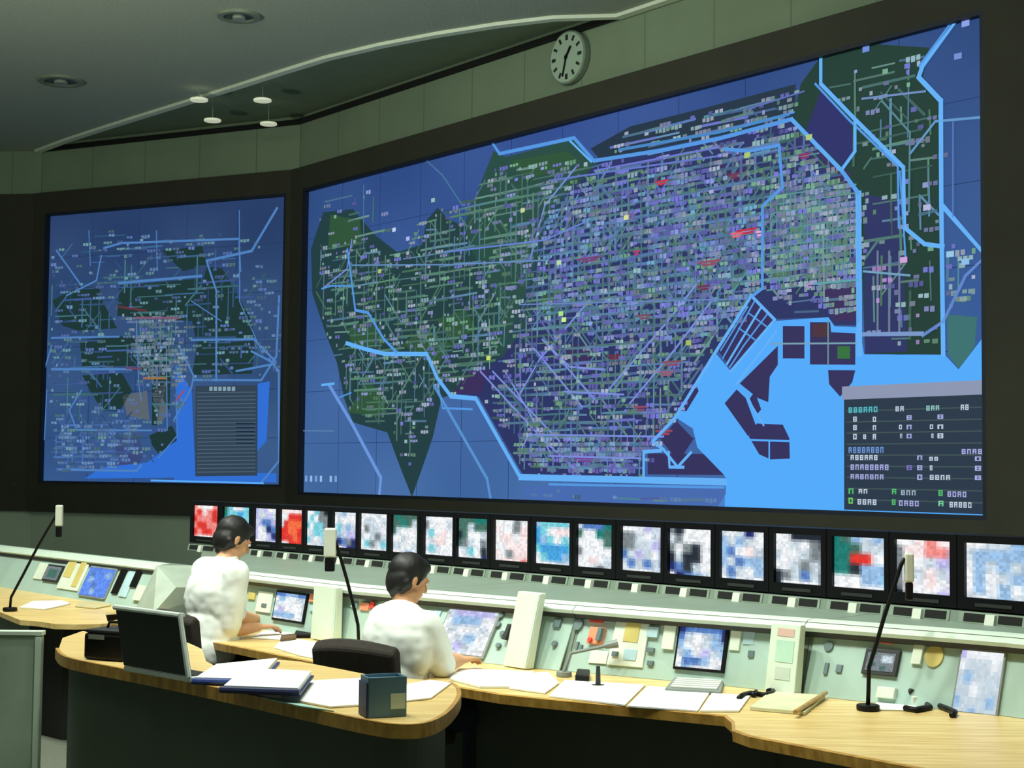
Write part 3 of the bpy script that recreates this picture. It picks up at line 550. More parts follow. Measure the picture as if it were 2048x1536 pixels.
def picture_mesh(P00, P10, P11, P01, grid, nrm, bulge, seed, n=18, noise=.085):
    """grid: rows of palette letters; corners bottom-left, bottom-right, top-right, top-left"""
    r = random.Random(seed); R_, C_ = len(grid), len(grid[0])
    def col(a, b):
        x = a*(C_-1); y = b*(R_-1); i, j = min(C_-2, int(x)), min(R_-2, int(y)); fx, fy = x-i, y-j
        fx, fy = [max(0, min(1, (f_-.28)/.44)) for f_ in (fx, fy)]
        q = lambda i, j: PAL[grid[j][i]]
        return mixc(mixc(q(i, j), q(i+1, j), fx), mixc(q(i, j+1), q(i+1, j+1), fx), fy)
    cc = {}; mb = MB(); pt = {}
    for i in range(n+1):
        for j in range(n+1):
            a, b = i/n, j/n; k = 1+r.uniform(-noise, noise); cc[i, j] = lin(tuple(max(0, min(252, v*k)) for v in col(a, b)))
            e = Vector(P01).lerp(Vector(P10+P11-P10), a) if False else (P01.lerp(P11, a)).lerp(P00.lerp(P10, a), b)
            pt[i, j] = e+nrm*(bulge*(1-(2*a-1)**2)*(1-(2*b-1)**2))
    for i in range(n):
        for j in range(n):
            mb.quad(pt[i, j+1], pt[i+1, j+1], pt[i+1, j], pt[i, j], cc[i, j])
    return mb
spos = []
for k in range(20):
    a, _ = solve(lambda s, v: W(s, 0, v), ul[k], 1000, 3, 1.3); b, _ = solve(lambda s, v: W(s, 0, v), ur[k], 1000, 3, 1.3)
    spos.append((a, b))
AX = (dO, nO, UP)
for k in range(20):
    a, b = spos[k]
    ca = (spos[k-1][1]+a)/2 if k else a-.035
    cb = (b+spos[k+1][0])/2 if k < 19 else b+.03
    ca += .002; cb -= .002
    mid = (ca+cb)/2; z0, z1 = 1.083, 1.393
    place = 'farthest left of the monitor row' if k == 0 else ('last of the monitor row' if k == 19 else 'in the monitor row')
    t = thing('crt_monitor', W(mid, -.16, z0), 'black boxy monitor with a %s, %s' % (PIC[k][0], place), 'monitor', 'video monitors in a row under the wall displays')
    mb = MB(); ring = lambda s0, s1, t_, za, zb: [W(s0, t_, za), W(s1, t_, za), W(s1, t_, zb), W(s0, t_, zb)]
    mb.loft([ring(ca, cb, .010, z0, z1), ring(ca, cb, -.12, z0, z1), ring(ca+.03, cb-.03, -.30, z0+.03, z1-.04)])
    make('case', mb, M_blk, t)
    fr = MB(); h = .03
    for (x0, x1, y0, y1) in ((ca, cb, PT, z1), (ca, cb, z0, PB_), (ca, a, PB_, PT), (b, cb, PB_, PT)): fr.box(W((x0+x1)/2, .022, (y0+y1)/2), (x1-x0, .02, y1-y0), AX)
    make('bezel', fr, mat('monitor_bezel', (9, 10, 14), .4, spec=.25), t)
    pm = picture_mesh(W(a-.003, .0125, PB_-.003), W(b+.003, .0125, PB_-.003), W(b+.003, .0125, PT+.003), W(a-.003, .0125, PT+.003), PIC[k][1].split(), nO, .009, 100+k)
    make('picture_tube', pm, M_scr, t, smooth=True)
    make('control_strip', MB().box(W(mid, .034, z0+.022), ((cb-ca)*.5, .006, .014), AX), M_blk2, t)
# ------------------------------------------------------------------ main console modules
def boards(): pass
bounds = [0.0]
for px in (665, 1063, 1545, 2200):
    bounds.append(solve(strip_pt, px, 1190+(px-665)*.07, 4, .8)[0])
bounds[-1] = 8.0
NAMES = ['grey operator console module behind the left operator', 'grey operator console module in front of the right operator', 'grey operator console module with a square video screen, right of the tall pale board', 'grey operator console module at the right edge with a blue screen']
MODS = []
S_L = solve(lambda s, v: W(s, lip_t(s), v), 396, 1150, 1.5, 1.)[0]
for i in range(4):
    a, b = bounds[i]+(.0 if i == 0 else .002), bounds[i+1]-.002
    t = thing('operator_console', W((a+b)/2, .3, 0), NAMES[i], 'control console', 'control console modules')
    MODS.append(t)
    SK = S_L/lip_t(S_L) if i == 0 else 0
    def ringc(s, first):
        pts = [(-.42, .004), (-.42, ZS), (.045, ZS), (.057, ZK), (lip_t(s), ZL), (lip_t(s)-.03, .985), (back_t(s)-.012, ZD), (back_t(s)-.012, .004)]
        return [W(s+(max(0, tt)*SK if first else 0), tt, z) for tt, z in pts]
    ss = stations(a, b) if i else [0]+stations(S_L+.01, b)
    make('body', MB().loft([ringc(s, i == 0 and k == 0) for k, s in enumerate(ss)]), M_console, t)
    # pale lip along the top of the panel
    a2 = S_L if i == 0 else a
    make('lip', MB().loft([[W(s, lip_t(s)+.022, ZL-.022), W(s, lip_t(s)-.012, ZL+.006), W(s, lip_t(s)-.05, ZL+.012), W(s, lip_t(s)-.05, ZL-.035), W(s, lip_t(s)+.018, ZL-.038)] for s in stations(a2, b)]), M_lip, t)
    make('painted_lip_shade', MB().loft([[W(s, panel_pt(s, .99).xy.to_3d().dot(nO)-OO.dot(nO)+.002, .983), W(s, lip_t(s)+.012, .983), W(s, lip_t(s)+.004, .962), W(s, panel_pt(s, .88).xy.to_3d().dot(nO)-OO.dot(nO)+.002, .955)] for s in stations(a2, b)]), M_blk2, t)  # charcoal strip painted as the shade under the lip overhang
    def pp(s, v, off): return panel_pt(s, v)+nO*off+UP*off*.25
    make('instrument_panel', MB().loft([[pp(s, .0, .0), pp(s, .93, .0), pp(s, .93, .006), pp(s, .0, .006)] for s in stations(a2+.02, b-.02)]), M_panel, t)
def module_of(s):
    for i in range(4):
        if s < bounds[i+1]: return MODS[i]
    return MODS[3]
# slots and pale buttons under each monitor
for k in range(20):
    a, b = spos[k]; m = (a+b)/2; t = module_of(m)
    def sq(s0, s1, v0, v1, name, mm, h):
        N = lambda s, v: fascia_pt(s, v)+nO*.0005
        make(name, MB().prism([N(s0, v1), N(s1, v1), N(s1, v0), N(s0, v0)], nO*h), mm, t)
    sq(a-.012, b+.012, .02, .98, 'switch_plate', mat('switch_plate', (134, 150, 134), .5), .004)
    sq(a+.012, m-.032, .12, .84, 'slot', M_dark, .006); sq(m+.032, b-.002, .12, .84, 'slot', M_dark, .006)
    sq(m-.022, m+.022, .12, 1.1, 'selector_button', M_pale, .020)
# ------------------------------------------------------------------ items on the panels, given by where they show
def on_panel(name, x0, y0, x1, y1, m, h=.01, fn=panel_pt, parent=None, rnd_=False, off=.006, bev=.002, s_hint=4.):
    cy, cx = (y0+y1)/2, (x0+x1)/2
    sl = solve(fn, x0, cy, s_hint)[0]; sr = solve(fn, x1, cy, s_hint)[0]; vt = solve(fn, cx, y0, s_hint)[1]; vb = solve(fn, cx, y1, s_hint)[1]
    N = lambda s, v: fn(s, v)+nO*off+UP*off*.25; E = nO*h+UP*h*.25; par = parent or module_of((sl+sr)/2)
    if rnd_:
        pts = []
        for k in range(18):
            an = 2*PI*k/18; pts.append(N((sl+sr)/2+math.cos(an)*(sr-sl)/2, (vt+vb)/2+math.sin(an)*(vt-vb)/2))
        mb = MB().prism(pts, E)
    else: mb = MB().prism([N(sl, vb), N(sr, vb), N(sr, vt), N(sl, vt)], E)
    o = make(name, mb, m, par, bevel=bev); return (sl, sr, vb, vt, par, N)
def panel_screen(x0, y0, x1, y1, grid, seed, fn=panel_pt, parent=None, border=.012, m=M_blk, s_hint=4., noise=.1):
    sl, sr, vb, vt, par, N = on_panel('display_frame', x0, y0, x1, y1, m, .014, fn, parent, s_hint=s_hint)
    ds = border; dv = border/.25; off = .0215
    Q = lambda s, v: fn(s, v)+nO*off+UP*off*.25
    make('display_picture', picture_mesh(Q(sl+ds, vb+dv), Q(sr-ds, vb+dv), Q(sr-ds, vt-dv), Q(sl+ds, vt-dv), grid.split(), nO, .001, seed, 16, noise), M_scr, par, smooth=True)
M_red = mat('red_label', (226, 70, 62), .5); M_org = mat('orange_key', (236, 150, 112), .5); M_mark = mat('grey_marks', (104, 122, 124), .5); M_lt = mat('light_key', (222, 232, 216), .5); M_cyan = mat('pale_cyan_key', (176, 206, 216), .5); M_yel = mat('yellow_plate', (206, 190, 112), .6)
# first module
on_panel('switch_plate', 518, 1184, 548, 1226, M_lt); panel_screen(553, 1184, 617, 1246, 'BBbbBB WbWWww wWWWWw WlWWWw bbbbWw WWwwWw', 41)
on_panel('selector_key', 623, 1188, 634, 1205, M_org); on_panel('selector_key', 528, 1208, 538, 1216, M_mark, .014); on_panel('selector_key', 624, 1212, 634, 1224, M_cyan); on_panel('switch_plate', 500, 1186, 514, 1200, M_yel)
# second module
on_panel('selector_key', 724, 1206, 742, 1222, M_org); on_panel('selector_key', 706, 1206, 718, 1216, M_cyan); on_panel('selector_key', 744, 1204, 752, 1218, M_red); on_panel('switch_plate', 868, 1222, 882, 1250, M_cyan)
panel_screen(884, 1218, 992, 1316, 'wllllw WbbbWW WwWWwW WWwbWW WWlwWW WWWWWW', 42, m=M_grey, border=.01)
for x, y in ((1000, 1250), (1008, 1268), (1000, 1292), (1006, 1232)): on_panel('selector_key', x-4, y-6, x+5, y+5, M_mark, .012, rnd_=True)
on_panel('handset', 1020, 1250, 1027, 1282, M_blk2, .03)
# third module
on_panel('selector_key', 1112, 1238, 1126, 1256, M_mark, .012); on_panel('selector_key', 1108, 1282, 1118, 1294, M_mark, .012, rnd_=True); on_panel('dial', 1152, 1238, 1170, 1262, M_mark, .012, rnd_=True)
on_panel('selector_key', 1155, 1284, 1160, 1300, M_mark); on_panel('selector_key', 1163, 1290, 1168, 1300, M_mark); on_panel('label_plate', 1184, 1234, 1210, 1246, M_red)
on_panel('call_box', 1184, 1256, 1212, 1290, M_org, .02); on_panel('call_button', 1186, 1277, 1194, 1287, M_red, .01, off=.028, rnd_=True); on_panel('call_handset', 1205, 1258, 1213, 1284, M_mark, .02, off=.02)
on_panel('document_holder', 1226, 1246, 1296, 1334, M_lt, .008); on_panel('picture_card', 1254, 1246, 1284, 1286, M_yel, .004, off=.015); on_panel('bar_card', 1252, 1300, 1278, 1322, M_cyan, .003, off=.015)
on_panel('selector_key', 1230, 1304, 1242, 1314, M_mark, .01, off=.014); on_panel('switch_plate', 1182, 1302, 1218, 1328, M_lt, .006); on_panel('switch_plate', 1298, 1254, 1320, 1276, M_cyan); on_panel('switch_plate', 1330, 1252, 1354, 1300, M_lt, .01); on_panel('selector_key', 1298, 1296, 1312, 1306, M_mark, .01); on_panel('selector_key', 1298, 1322, 1310, 1332, M_mark, .01)
panel_screen(1357, 1252, 1458, 1344, 'nBBBBn BwWwbn bWWwbb wbWlwb WBBbWW WbWWWw', 43, border=.011)
on_panel('switch_plate', 1464, 1262, 1484, 1302, M_lt, .008); on_panel('switch_plate', 1490, 1262, 1512, 1290, M_cyan, .006); on_panel('selector_key', 1500, 1302, 1512, 1316, M_mark, .01)
# fourth module
on_panel('dial', 1652, 1284, 1670, 1304, M_mark, .01, rnd_=True); on_panel('label_plate', 1764, 1272, 1790, 1288, M_red); on_panel('switch_plate', 1830, 1280, 1850, 1330, M_lt, .012)
panel_screen(1732, 1300, 1802, 1352, 'gGgggg gggwwg gggwwg gGgggg gggGgg gggggg', 44, border=.014, m=M_blk2); on_panel('selector_key', 1760, 1376, 1796, 1398, M_lt, .02)
on_panel('round_plate', 1852, 1290, 1890, 1336, M_yel, .006, rnd_=True); on_panel('selector_key', 1652, 1326, 1660, 1350, M_mark); on_panel('selector_key', 1676, 1330, 1688, 1346, M_mark)
panel_screen(1916, 1300, 2010, 1432, 'lWWWWW WwwwWw wbwwww wwWwww bwwwbw wwbwww', 45, border=.008, m=M_grey, s_hint=6.5, noise=.04)
# ------------------------------------------------------------------ tall pale boards standing between the stations
def pale_board(xa, xb, ytop, ybot, label, marks=False):
    sl = solve(panel_pt, xa, ybot-8, 4)[0]; sr = solve(panel_pt, xb, ybot-8, 4)[0]; m = (sl+sr)/2
    z1 = 1.04; o = []; base_t = back_t(m)+.02; top_t = lip_t(m)+.035
    # thick wedge of sheet metal leaning against the lip
    P = lambda s, t_, z: W(s, t_, z)
    t = thing('divider_board', W(m, base_t+.03, ZD+.004), label, 'divider board', 'pale boards between the console stations')
    vt = solve(lambda s, v: W(s, top_t+.03, v), (xa+xb)/2, ytop, 4, 1.)[1]; vt = min(vt, 1.12)
    mb = MB().hexa([P(sl, base_t, ZD+.004), P(sr, base_t, ZD+.004), P(sr, base_t+.05, ZD+.004), P(sl, base_t+.05, ZD+.004), P(sl, top_t-.005, vt), P(sr, top_t-.005, vt), P(sr, top_t+.03, vt), P(sl, top_t+.03, vt)])
    make('board', mb, M_board, t, bevel=.004)
    if marks:
        F_ = lambda s, v: W(sl+(sr-sl)*s, (base_t+.0505)*(1-v)+(top_t+.0305)*v, (ZD+.004)*(1-v)+vt*v)
        for nm, a, b, c, d, mm in (('printed_heading', .25, .82, .82, .93, mat('pink_print', (216, 178, 166), .7)), ('printed_diagram', .25, .85, .45, .76, mat('green_print', (182, 216, 194), .7)), ('printed_text', .3, .8, .2, .38, mat('grey_print', (196, 206, 192), .7))):
            make(nm, MB().prism([F_(a, c), F_(b, c), F_(b, d), F_(a, d)], nO*.0015), mm, t)
    else:
        F_ = lambda s, v: W(sl+(sr-sl)*s, (base_t+.0505)*(1-v)+(top_t+.0305)*v, (ZD+.004)*(1-v)+vt*v)
        make('edge_strip', MB().prism([F_(.9, .02), F_(.99, .02), F_(.99, .98), F_(.9, .98)], nO*.003), M_lip, t)
pale_board(642, 690, 1174, 1288, 'tall pale board between the two operators, behind the middle microphone')
pale_board(1022, 1082, 1184, 1340, 'tallest plain pale board, right of the right operator')
pale_board(1545, 1612, 1248, 1400, 'pale board with faint pink and green print, right of the square video screen', True)
# ------------------------------------------------------------------ worktop of the main console
sfa = .9
top = [W(s, back_t(s)-.01, ZD) for s in stations(sfa, 8.0)]; fr = [W(s, front_t(s), ZD) for s in stations(1.6, 8.0, .12)]
ring = top+fr[::-1]+[W(1.1, 1.3, ZD)]
t = thing('console_worktop', W(4, 1.2, ZD-.03), 'long light wood worktop in front of the grey consoles', 'desk')
make('top_board', MB().prism([p-UP*.034 for p in ring], UP*.034), M_wood, t)
def edge_band(pts, h0, h1, out=.006, th=.02):
    rg = []
    for k, p in enumerate(pts):
        q = (pts[min(k+1, len(pts)-1)]-pts[max(k-1, 0)]); q.z = 0; q.normalize(); n = Vector((q.y, -q.x, 0))
        rg.append([Vector((p.x, p.y, h0))+n*out, Vector((p.x, p.y, h1))+n*out, Vector((p.x, p.y, h1))-n*(th-out)+n*0, Vector((p.x, p.y, h0))-n*(th-out)])
    return rg
make('front_edge', MB().loft([[W(s, front_t(s)+.014, ZD-.04), W(s, front_t(s)+.018, ZD-.002), W(s, front_t(s)+.0005, ZD+.001), W(s, front_t(s)+.0005, ZD-.04)] for s in stations(1.6, 8.0, .12)]), M_edge, t)
make('kick_panel', MB().loft([[W(s, front_t(s)-.32, 0.002), W(s, front_t(s)-.32, ZD-.036), W(s, front_t(s)-.35, ZD-.036), W(s, front_t(s)-.35, .002)] for s in stations(1.6, 8.0, .2)]), M_desk, t)
# ------------------------------------------------------------------ left console
LT, LB = .875, 1.0
def lpanel(s, v): return W(s, LB*(1-v)+LT*v, ZD+(.985-ZD)*v)
s_end = solve(lpanel, 322, 1135, .5)[0]
t = thing('operator_console', W(-1, .8, 0), 'far grey operator console at the left edge with sloped end panel', 'control console', 'control console modules'); LM = t
bodyring = lambda s, dz=0: [W(s, .45, .004), W(s, .45, .97), W(s, LT-.04, 1.0), W(s, LT+.02, .985), W(s, LT, .965), W(s, LB-.006, ZD), W(s, LB-.006, .004)]
make('body', MB().loft([bodyring(-3.2), bodyring(s_end)]), M_console, t)
ea = s_end+.003
make('end_panel', MB().loft([[W(ea, .42, .004), W(ea, .42, .985), W(ea, LT+.03, 1.004), W(ea, LB+.05, ZD+.01), W(ea, LB+.05, .004)], [W(ea+.2, .42, .004), W(ea+.24, .42, .86), W(ea+.30, LT+.05, .88), W(ea+.34, LB+.10, ZD+.01), W(ea+.34, LB+.10, .004)]]), mat('end_panel_grey', (160, 172, 158), .5), t)
make('lip', MB().loft([[W(s, LT+.035, .975), W(s, LT+.0, 1.006), W(s, LT-.06, 1.012), W(s, LT-.06, .99), W(s, LT+.03, .965)] for s in (-3.2, s_end)]), M_lip, t)
make('painted_lip_shade', MB().loft([[W(s, LT+.004, .965), W(s, LT+.03, .965), W(s, LT+.034, .945), W(s, LT+.012, .94)] for s in (-3.18, s_end-.01)]), M_blk2, t)  # same painted shade below the far console's lip
make('instrument_panel', MB().loft([[lpanel(s, 0), lpanel(s, .9), lpanel(s, .9)+nO*.006, lpanel(s, 0)+nO*.006] for s in (-3.18, s_end-.02)]), M_panel, t)
kw = dict(fn=lpanel, parent=LM, s_hint=.3)
on_panel('switch_plate', 76, 1126, 94, 1160, M_lt, **kw); panel_screen(94, 1130, 126, 1165, 'gggg gGGg gGGg gggg', 46, border=.012, m=M_blk2, fn=lpanel, parent=LM, s_hint=.3)
on_panel('document_holder', 128, 1122, 172, 1182, M_lt, **kw); on_panel('yellow_card', 136, 1124, 152, 1156, M_yel, .004, off=.016, **kw); on_panel('yellow_card', 157, 1124, 168, 1176, M_yel, .004, off=.016, **kw)
panel_screen(172, 1134, 228, 1198, 'uuuuuu uBuubu ubuuuu uuBuuu uubuuu uuuuuu', 47, border=.008, m=M_grey, fn=lpanel, parent=LM, s_hint=.3)
on_panel('black_strip', 236, 1138, 248, 1190, M_blk, .012, **kw); on_panel('paper_strip', 250, 1142, 266, 1196, M_cyan, .008, **kw); on_panel('black_strip', 270, 1140, 282, 1176, M_blk, .012, **kw); on_panel('switch_plate', 276, 1172, 306, 1204, M_board, .02, **kw)
pts = [at_z(x, y, ZD) for x, y in ((-60, 1200), (40, 1240), (78, 1243), (110, 1248), (150, 1249), (200, 1248), (243, 1244), (262, 1240), (285, 1225), (300, 1212))]
back = [W(s, LB-.005, ZD) for s in (s_end+.1, -3.2)]
t = thing('console_worktop', at_z(150, 1225, ZD-.03), 'light wood worktop of the far left console with a rounded front', 'desk')
make('top_board', MB().prism([p-UP*.03 for p in pts+back], UP*.03), M_wood, t)
make('kick_panel', MB().loft([[Vector((p.x-.03, p.y+.28, .002)), Vector((p.x-.03, p.y+.28, ZD-.031)), Vector((p.x-.03, p.y+.31, ZD-.031)), Vector((p.x-.03, p.y+.31, .002))] for p in pts[1:8]]), mat('black_kick_panel', (20, 22, 18), .8), t)
# ------------------------------------------------------------------ foreground supervisor desk
ZF = .84
fpx = [(118, 1296), (126, 1309), (150, 1318), (245, 1336), (370, 1360), (500, 1388), (620, 1414), (740, 1440), (800, 1449), (850, 1446), (890, 1425), (915, 1392), (912, 1374), (895, 1364)]
bpx = [(740, 1350), (690, 1340), (600, 1323), (556, 1319), (500, 1326), (430, 1332), (412, 1322), (404, 1298), (375, 1285), (260, 1268), (165, 1262), (125, 1276)]
for _ in range(2):
    q_ = [fpx[0]]
    for (x0, y0), (x1, y1) in zip(fpx, fpx[1:]): q_ += [(x0*.75+x1*.25, y0*.75+y1*.25), (x0*.25+x1*.75, y0*.25+y1*.75)]
    fpx = q_+[fpx[-1]]
FP = [at_z(x, y, ZF) for x, y in fpx+bpx]
t = thing('supervisor_desk', at_z(500, 1350, ZF)*1.0-UP*ZF, 'curved dark fronted desk with a wood top in the foreground, carrying the laptop', 'desk')
make('top_board', MB().prism([p-UP*.03 for p in FP], UP*.03), M_wood, t)
def rim(pts, z0, z1, out):
    n = len(pts); rg = []
    for k, p in enumerate(pts):
        q = pts[min(k+1, n-1)]-pts[max(k-1, 0)]; q.z = 0; q.normalize(); nn = Vector((q.y, -q.x, 0)); cdir = nn if True else -nn
        rg.append([Vector((p.x, p.y, z0))+cdir*out, Vector((p.x, p.y, z1))+cdir*out, Vector((p.x, p.y, z1))+cdir*.0005, Vector((p.x, p.y, z0))+cdir*.0005])
    return MB().loft(rg)
make('front_edge', rim([at_z(x, y, ZF) for x, y in fpx], ZF-.045, ZF+.001, .016), M_edge, t)
cen = at_z(520, 1345, 0.)*0+at_z(520, 1345, ZF)
ins = [Vector((cen.x+(p.x-cen.x)*.93, cen.y+(p.y-cen.y)*.88, 0)) for p in [at_z(x, y, ZF) for x, y in fpx]]
make('front_panel', MB().loft([[Vector((p.x, p.y, .003)), Vector((p.x, p.y, ZF-.032)), Vector((p.x+.012, p.y+.02, ZF-.032)), Vector((p.x+.012, p.y+.02, .003))] for p in ins]), mat('supervisor_front', (70, 82, 70), .7, var=.05), t)
# low cabinet at the left edge
c0 = at_z(82, 1262, .9)
t = thing('low_partition', Vector((c0.x-.3, c0.y+.03, 0)), 'pale green low partition at the lower left edge of the picture', 'partition')
make('panel', MB().box((c0.x-.3, c0.y+.03, .44), (.6, .04, .875)), mat('partition_green', (150, 170, 150), .6), t, bevel=.004)
make('cap_rail', MB().box((c0.x-.3, c0.y+.03, .888), (.61, .055, .02)), M_lip, t, bevel=.003)
make('edge_post', MB().box((c0.x-.012, c0.y+.002, .44), (.024, .014, .86)), M_lip, t)
# ------------------------------------------------------------------ laptop on the supervisor desk
L0, L1 = at_z(247, 1331, ZF+.022), at_z(379, 1354, ZF+.022)
ex = (L1-L0); ex.z = 0; wl = ex.length; ex.normalize(); nb = Vector((-ex.y, ex.x, 0))      # nb points away from the camera side
tilt = (UP*.97+(-nb)*.10+ex*(-.14)).normalized()
t = thing('laptop', Vector((L0+L1)/2-UP*.022, ), 'open laptop with dark lid and silver edge, standing on the foreground desk', 'laptop')
hl = .232
q0, q1 = L0, L1; top0, top1 = q0+tilt*hl*1.0, q1+tilt*hl*1.0
lidn = nb
make('lid', MB().hexa([q0, q1, q1+lidn*.012, q0+lidn*.012, top0, top1, top1+lidn*.012, top0+lidn*.012]), mat('laptop_lid', (34, 38, 36), .45), t, bevel=.003)
sv = mat('silver_edge', (206, 216, 208), .4)
make('lid_edge', MB().tube([q1-lidn*.004, top1-lidn*.002, top0-lidn*.002], .011, 8).tube([top1+lidn*.014, top0+lidn*.014], .008, 8), sv, t)
make('keyboard_base', MB().hexa([q0-UP*.0205, q1-UP*.0205, q1+lidn*.135-UP*.0205, q0+lidn*.135-UP*.0205, q0-UP*.002, q1-UP*.002, q1+lidn*.135-UP*.004, q0+lidn*.135-UP*.004]), sv, t, bevel=.003)
kb = MB()
for i in range(12):
    pass
for j in range(4): make('key_row', MB().box(q0+ex*(wl*.5)+lidn*(.028+.026*j), (wl*.9, .022, .004), (ex, nb, UP)), M_blk2, t)
# black bag / case
def case(x0, x1, ytop, ybot, label):
    a, b = at_z(x0, ybot, ZF+.002), at_z(x1, ybot+6, ZF+.002); e = b-a; e.z = 0; w = e.length; e.normalize(); n = Vector((-e.y, e.x, 0)); h = (ybot-ytop)*a.y/FPX*.93
    c = (a+b)/2+n*.09; t = thing('equipment_case', c, label, 'case')
    make('body', MB().box(c+UP*h/2, (w, .18, h), (e, n, UP)), M_blk, t, bevel=.012)
    make('lid', MB().box(c+UP*(h+.008), (w*.96, .17, .014), (e, n, UP)), M_blk2, t, bevel=.004)
    make('handle', MB().tube([c+UP*(h+.015)+e*(-.05), c+UP*(h+.04)+e*(-.04), c+UP*(h+.04)+e*(.04), c+UP*(h+.015)+e*(.05)], .006, 8), M_blk, t)
    make('tape_label', MB().box(c-n*.092+UP*(h*.86)-e*(w*.16), (w*.4, .003, .018), (e, n, UP)), M_grey, t)
    return c, e, n, h
case(166, 243, 1262, 1318, 'black equipment case left of the laptop on the foreground desk')
# ------------------------------------------------------------------ papers, folders
def sheet(px, z, th, m, name, label, cat, grp=None, parent=None):
    P = [at_z(x, y, z) for x, y in px]; mb = MB().prism(P, UP*th); o = make(name, mb, m, parent)
    if parent is None: tag(o, label, cat, grp)
    return o
M_blue = mat('blue_folder', (38, 64, 140), .5); M_nv = mat('navy_folder', (28, 38, 84), .5)
def binder(px, z, label, m):
    c = sum((at_z(x, y, z) for x, y in px), Vector())/4
    t = thing('ring_binder', Vector((c.x, c.y, z)), label, 'binder', 'blue binders with white pages')
    make('cover', MB().prism([at_z(x, y, z) for x, y in px], UP*.006), m, t)
    P = [at_z(x, y, z) for x, y in px]; cc = sum(P, Vector())/4; Q = [cc+(p-cc)*.93 for p in P]
    make('pages', MB().prism([q+UP*.0062 for q in Q], UP*.018), M_paper, t)
    make('spine', MB().tube([P[0]+UP*.012, P[3]+UP*.012], .011, 8), m, t)
binder([(384, 1369), (430, 1339), (560, 1326), (520, 1372)], ZF+.002, 'open blue binder with white pages right beside the laptop', M_blue)
binder([(440, 1386), (486, 1347), (628, 1354), (600, 1392)], ZF+.029, 'second blue binder with white pages, right of the one by the laptop', M_nv)
sheet([(563, 1398), (600, 1365), (735, 1358), (724, 1412), (660, 1416)], ZF+.002, .006, M_paper, 'paper_stack', 'loose white papers between the binders and the blue grey pen box', 'paper')
sheet([(808, 1404), (806, 1372), (860, 1362), (902, 1368), (862, 1398)], ZF+.002, .005, M_paper, 'paper_stack', 'white papers on the right end of the foreground desk', 'paper')
sheet([(520, 1396), (560, 1399), (668, 1424), (600, 1414)], ZF+.002, .004, mat('teal_paper', (150, 186, 172), .7), 'plastic_folder', 'pale teal folder on the desk edge under the loose white papers', 'folder')
for px, lb, th in (([(560, 1284), (590, 1278), (690, 1296), (684, 1328), (600, 1312), (548, 1296)], 'white papers on the worktop in front of the left operator', .004), ([(500, 1276), (530, 1262), (600, 1262), (560, 1280)], 'white paper under the left operator\'s hands', .003),
                   ([(900, 1360), (918, 1340), (1068, 1346), (1050, 1376), (960, 1376)], 'white papers at the right operator\'s elbow', .008), ([(1018, 1378), (1040, 1350), (1096, 1346), (1118, 1368), (1090, 1388)], 'small pile of paper next to the tallest pale board', .006), ([(1098, 1394), (1130, 1362), (1290, 1372), (1250, 1412)], 'wide white papers below the orange call box', .006),
                   ([(1255, 1414), (1296, 1374), (1420, 1386), (1395, 1424)], 'wide white papers in front of the flat keyboard', .006), ([(1400, 1424), (1424, 1388), (1500, 1394), (1478, 1424)], 'white papers left of the black cables at the desk bend', .006), ([(1740, 1420), (1756, 1404), (1830, 1406), (1836, 1422)], 'small white paper beside the right microphone base', .003)):
    P = sheet(px, ZD+.002, th, M_paper, 'paper_stack', lb, 'paper')
sheet([(40, 1216), (66, 1204), (124, 1203), (140, 1209), (90, 1220)], ZD+.002, .008, M_paper, 'paper_stack', 'white papers on the far left worktop', 'paper')
sheet([(150, 1214), (160, 1204), (214, 1204), (222, 1212), (190, 1218)], ZD+.002, .006, mat('beige_folder', (190, 176, 130), .7), 'paper_folder', 'beige folder on the far left worktop below the blue screen', 'folder')
sheet([(1500, 1420), (1540, 1388), (1650, 1396), (1610, 1430)], ZD+.002, .012, mat('tray_pale', (206, 206, 170), .6), 'document_tray', 'flat pale tray with an orange wood rim, front right', 'tray')
# wooden rim of the tray
a, b = at_z(1590, 1436, ZD+.002), at_z(1652, 1396, ZD+.002)
o = make('wooden_ruler', MB().tube([a+UP*.022, b+UP*.022], .009, 8), M_edge); tag(o, 'orange wooden stick lying along the pale tray', 'stick')
# keyboard in front of the third module
P = [at_z(x, y, ZD+.002) for x, y in ((1330, 1384), (1348, 1362), (1448, 1366), (1442, 1390))]
t = thing('keyboard', sum(P, Vector())/4, 'flat grey keyboard below the square video screen', 'keyboard')
make('keyboard_body', MB().prism(P, UP*.016), M_grey, t, bevel=.003)
ctr = [P[1]-P[0], P[3]-P[0]]
for i in range(5):
    a_ = (i+.45)/5.4; c = P[0]+ctr[0]*a_*.95+ctr[1]*.08; make('key_row', MB().prism([c+UP*.017, c+ctr[1]*.84+UP*.017, c+ctr[1]*.84+ctr[0]*.12+UP*.017, c+ctr[0]*.12+UP*.017], UP*.005), M_pale, t)
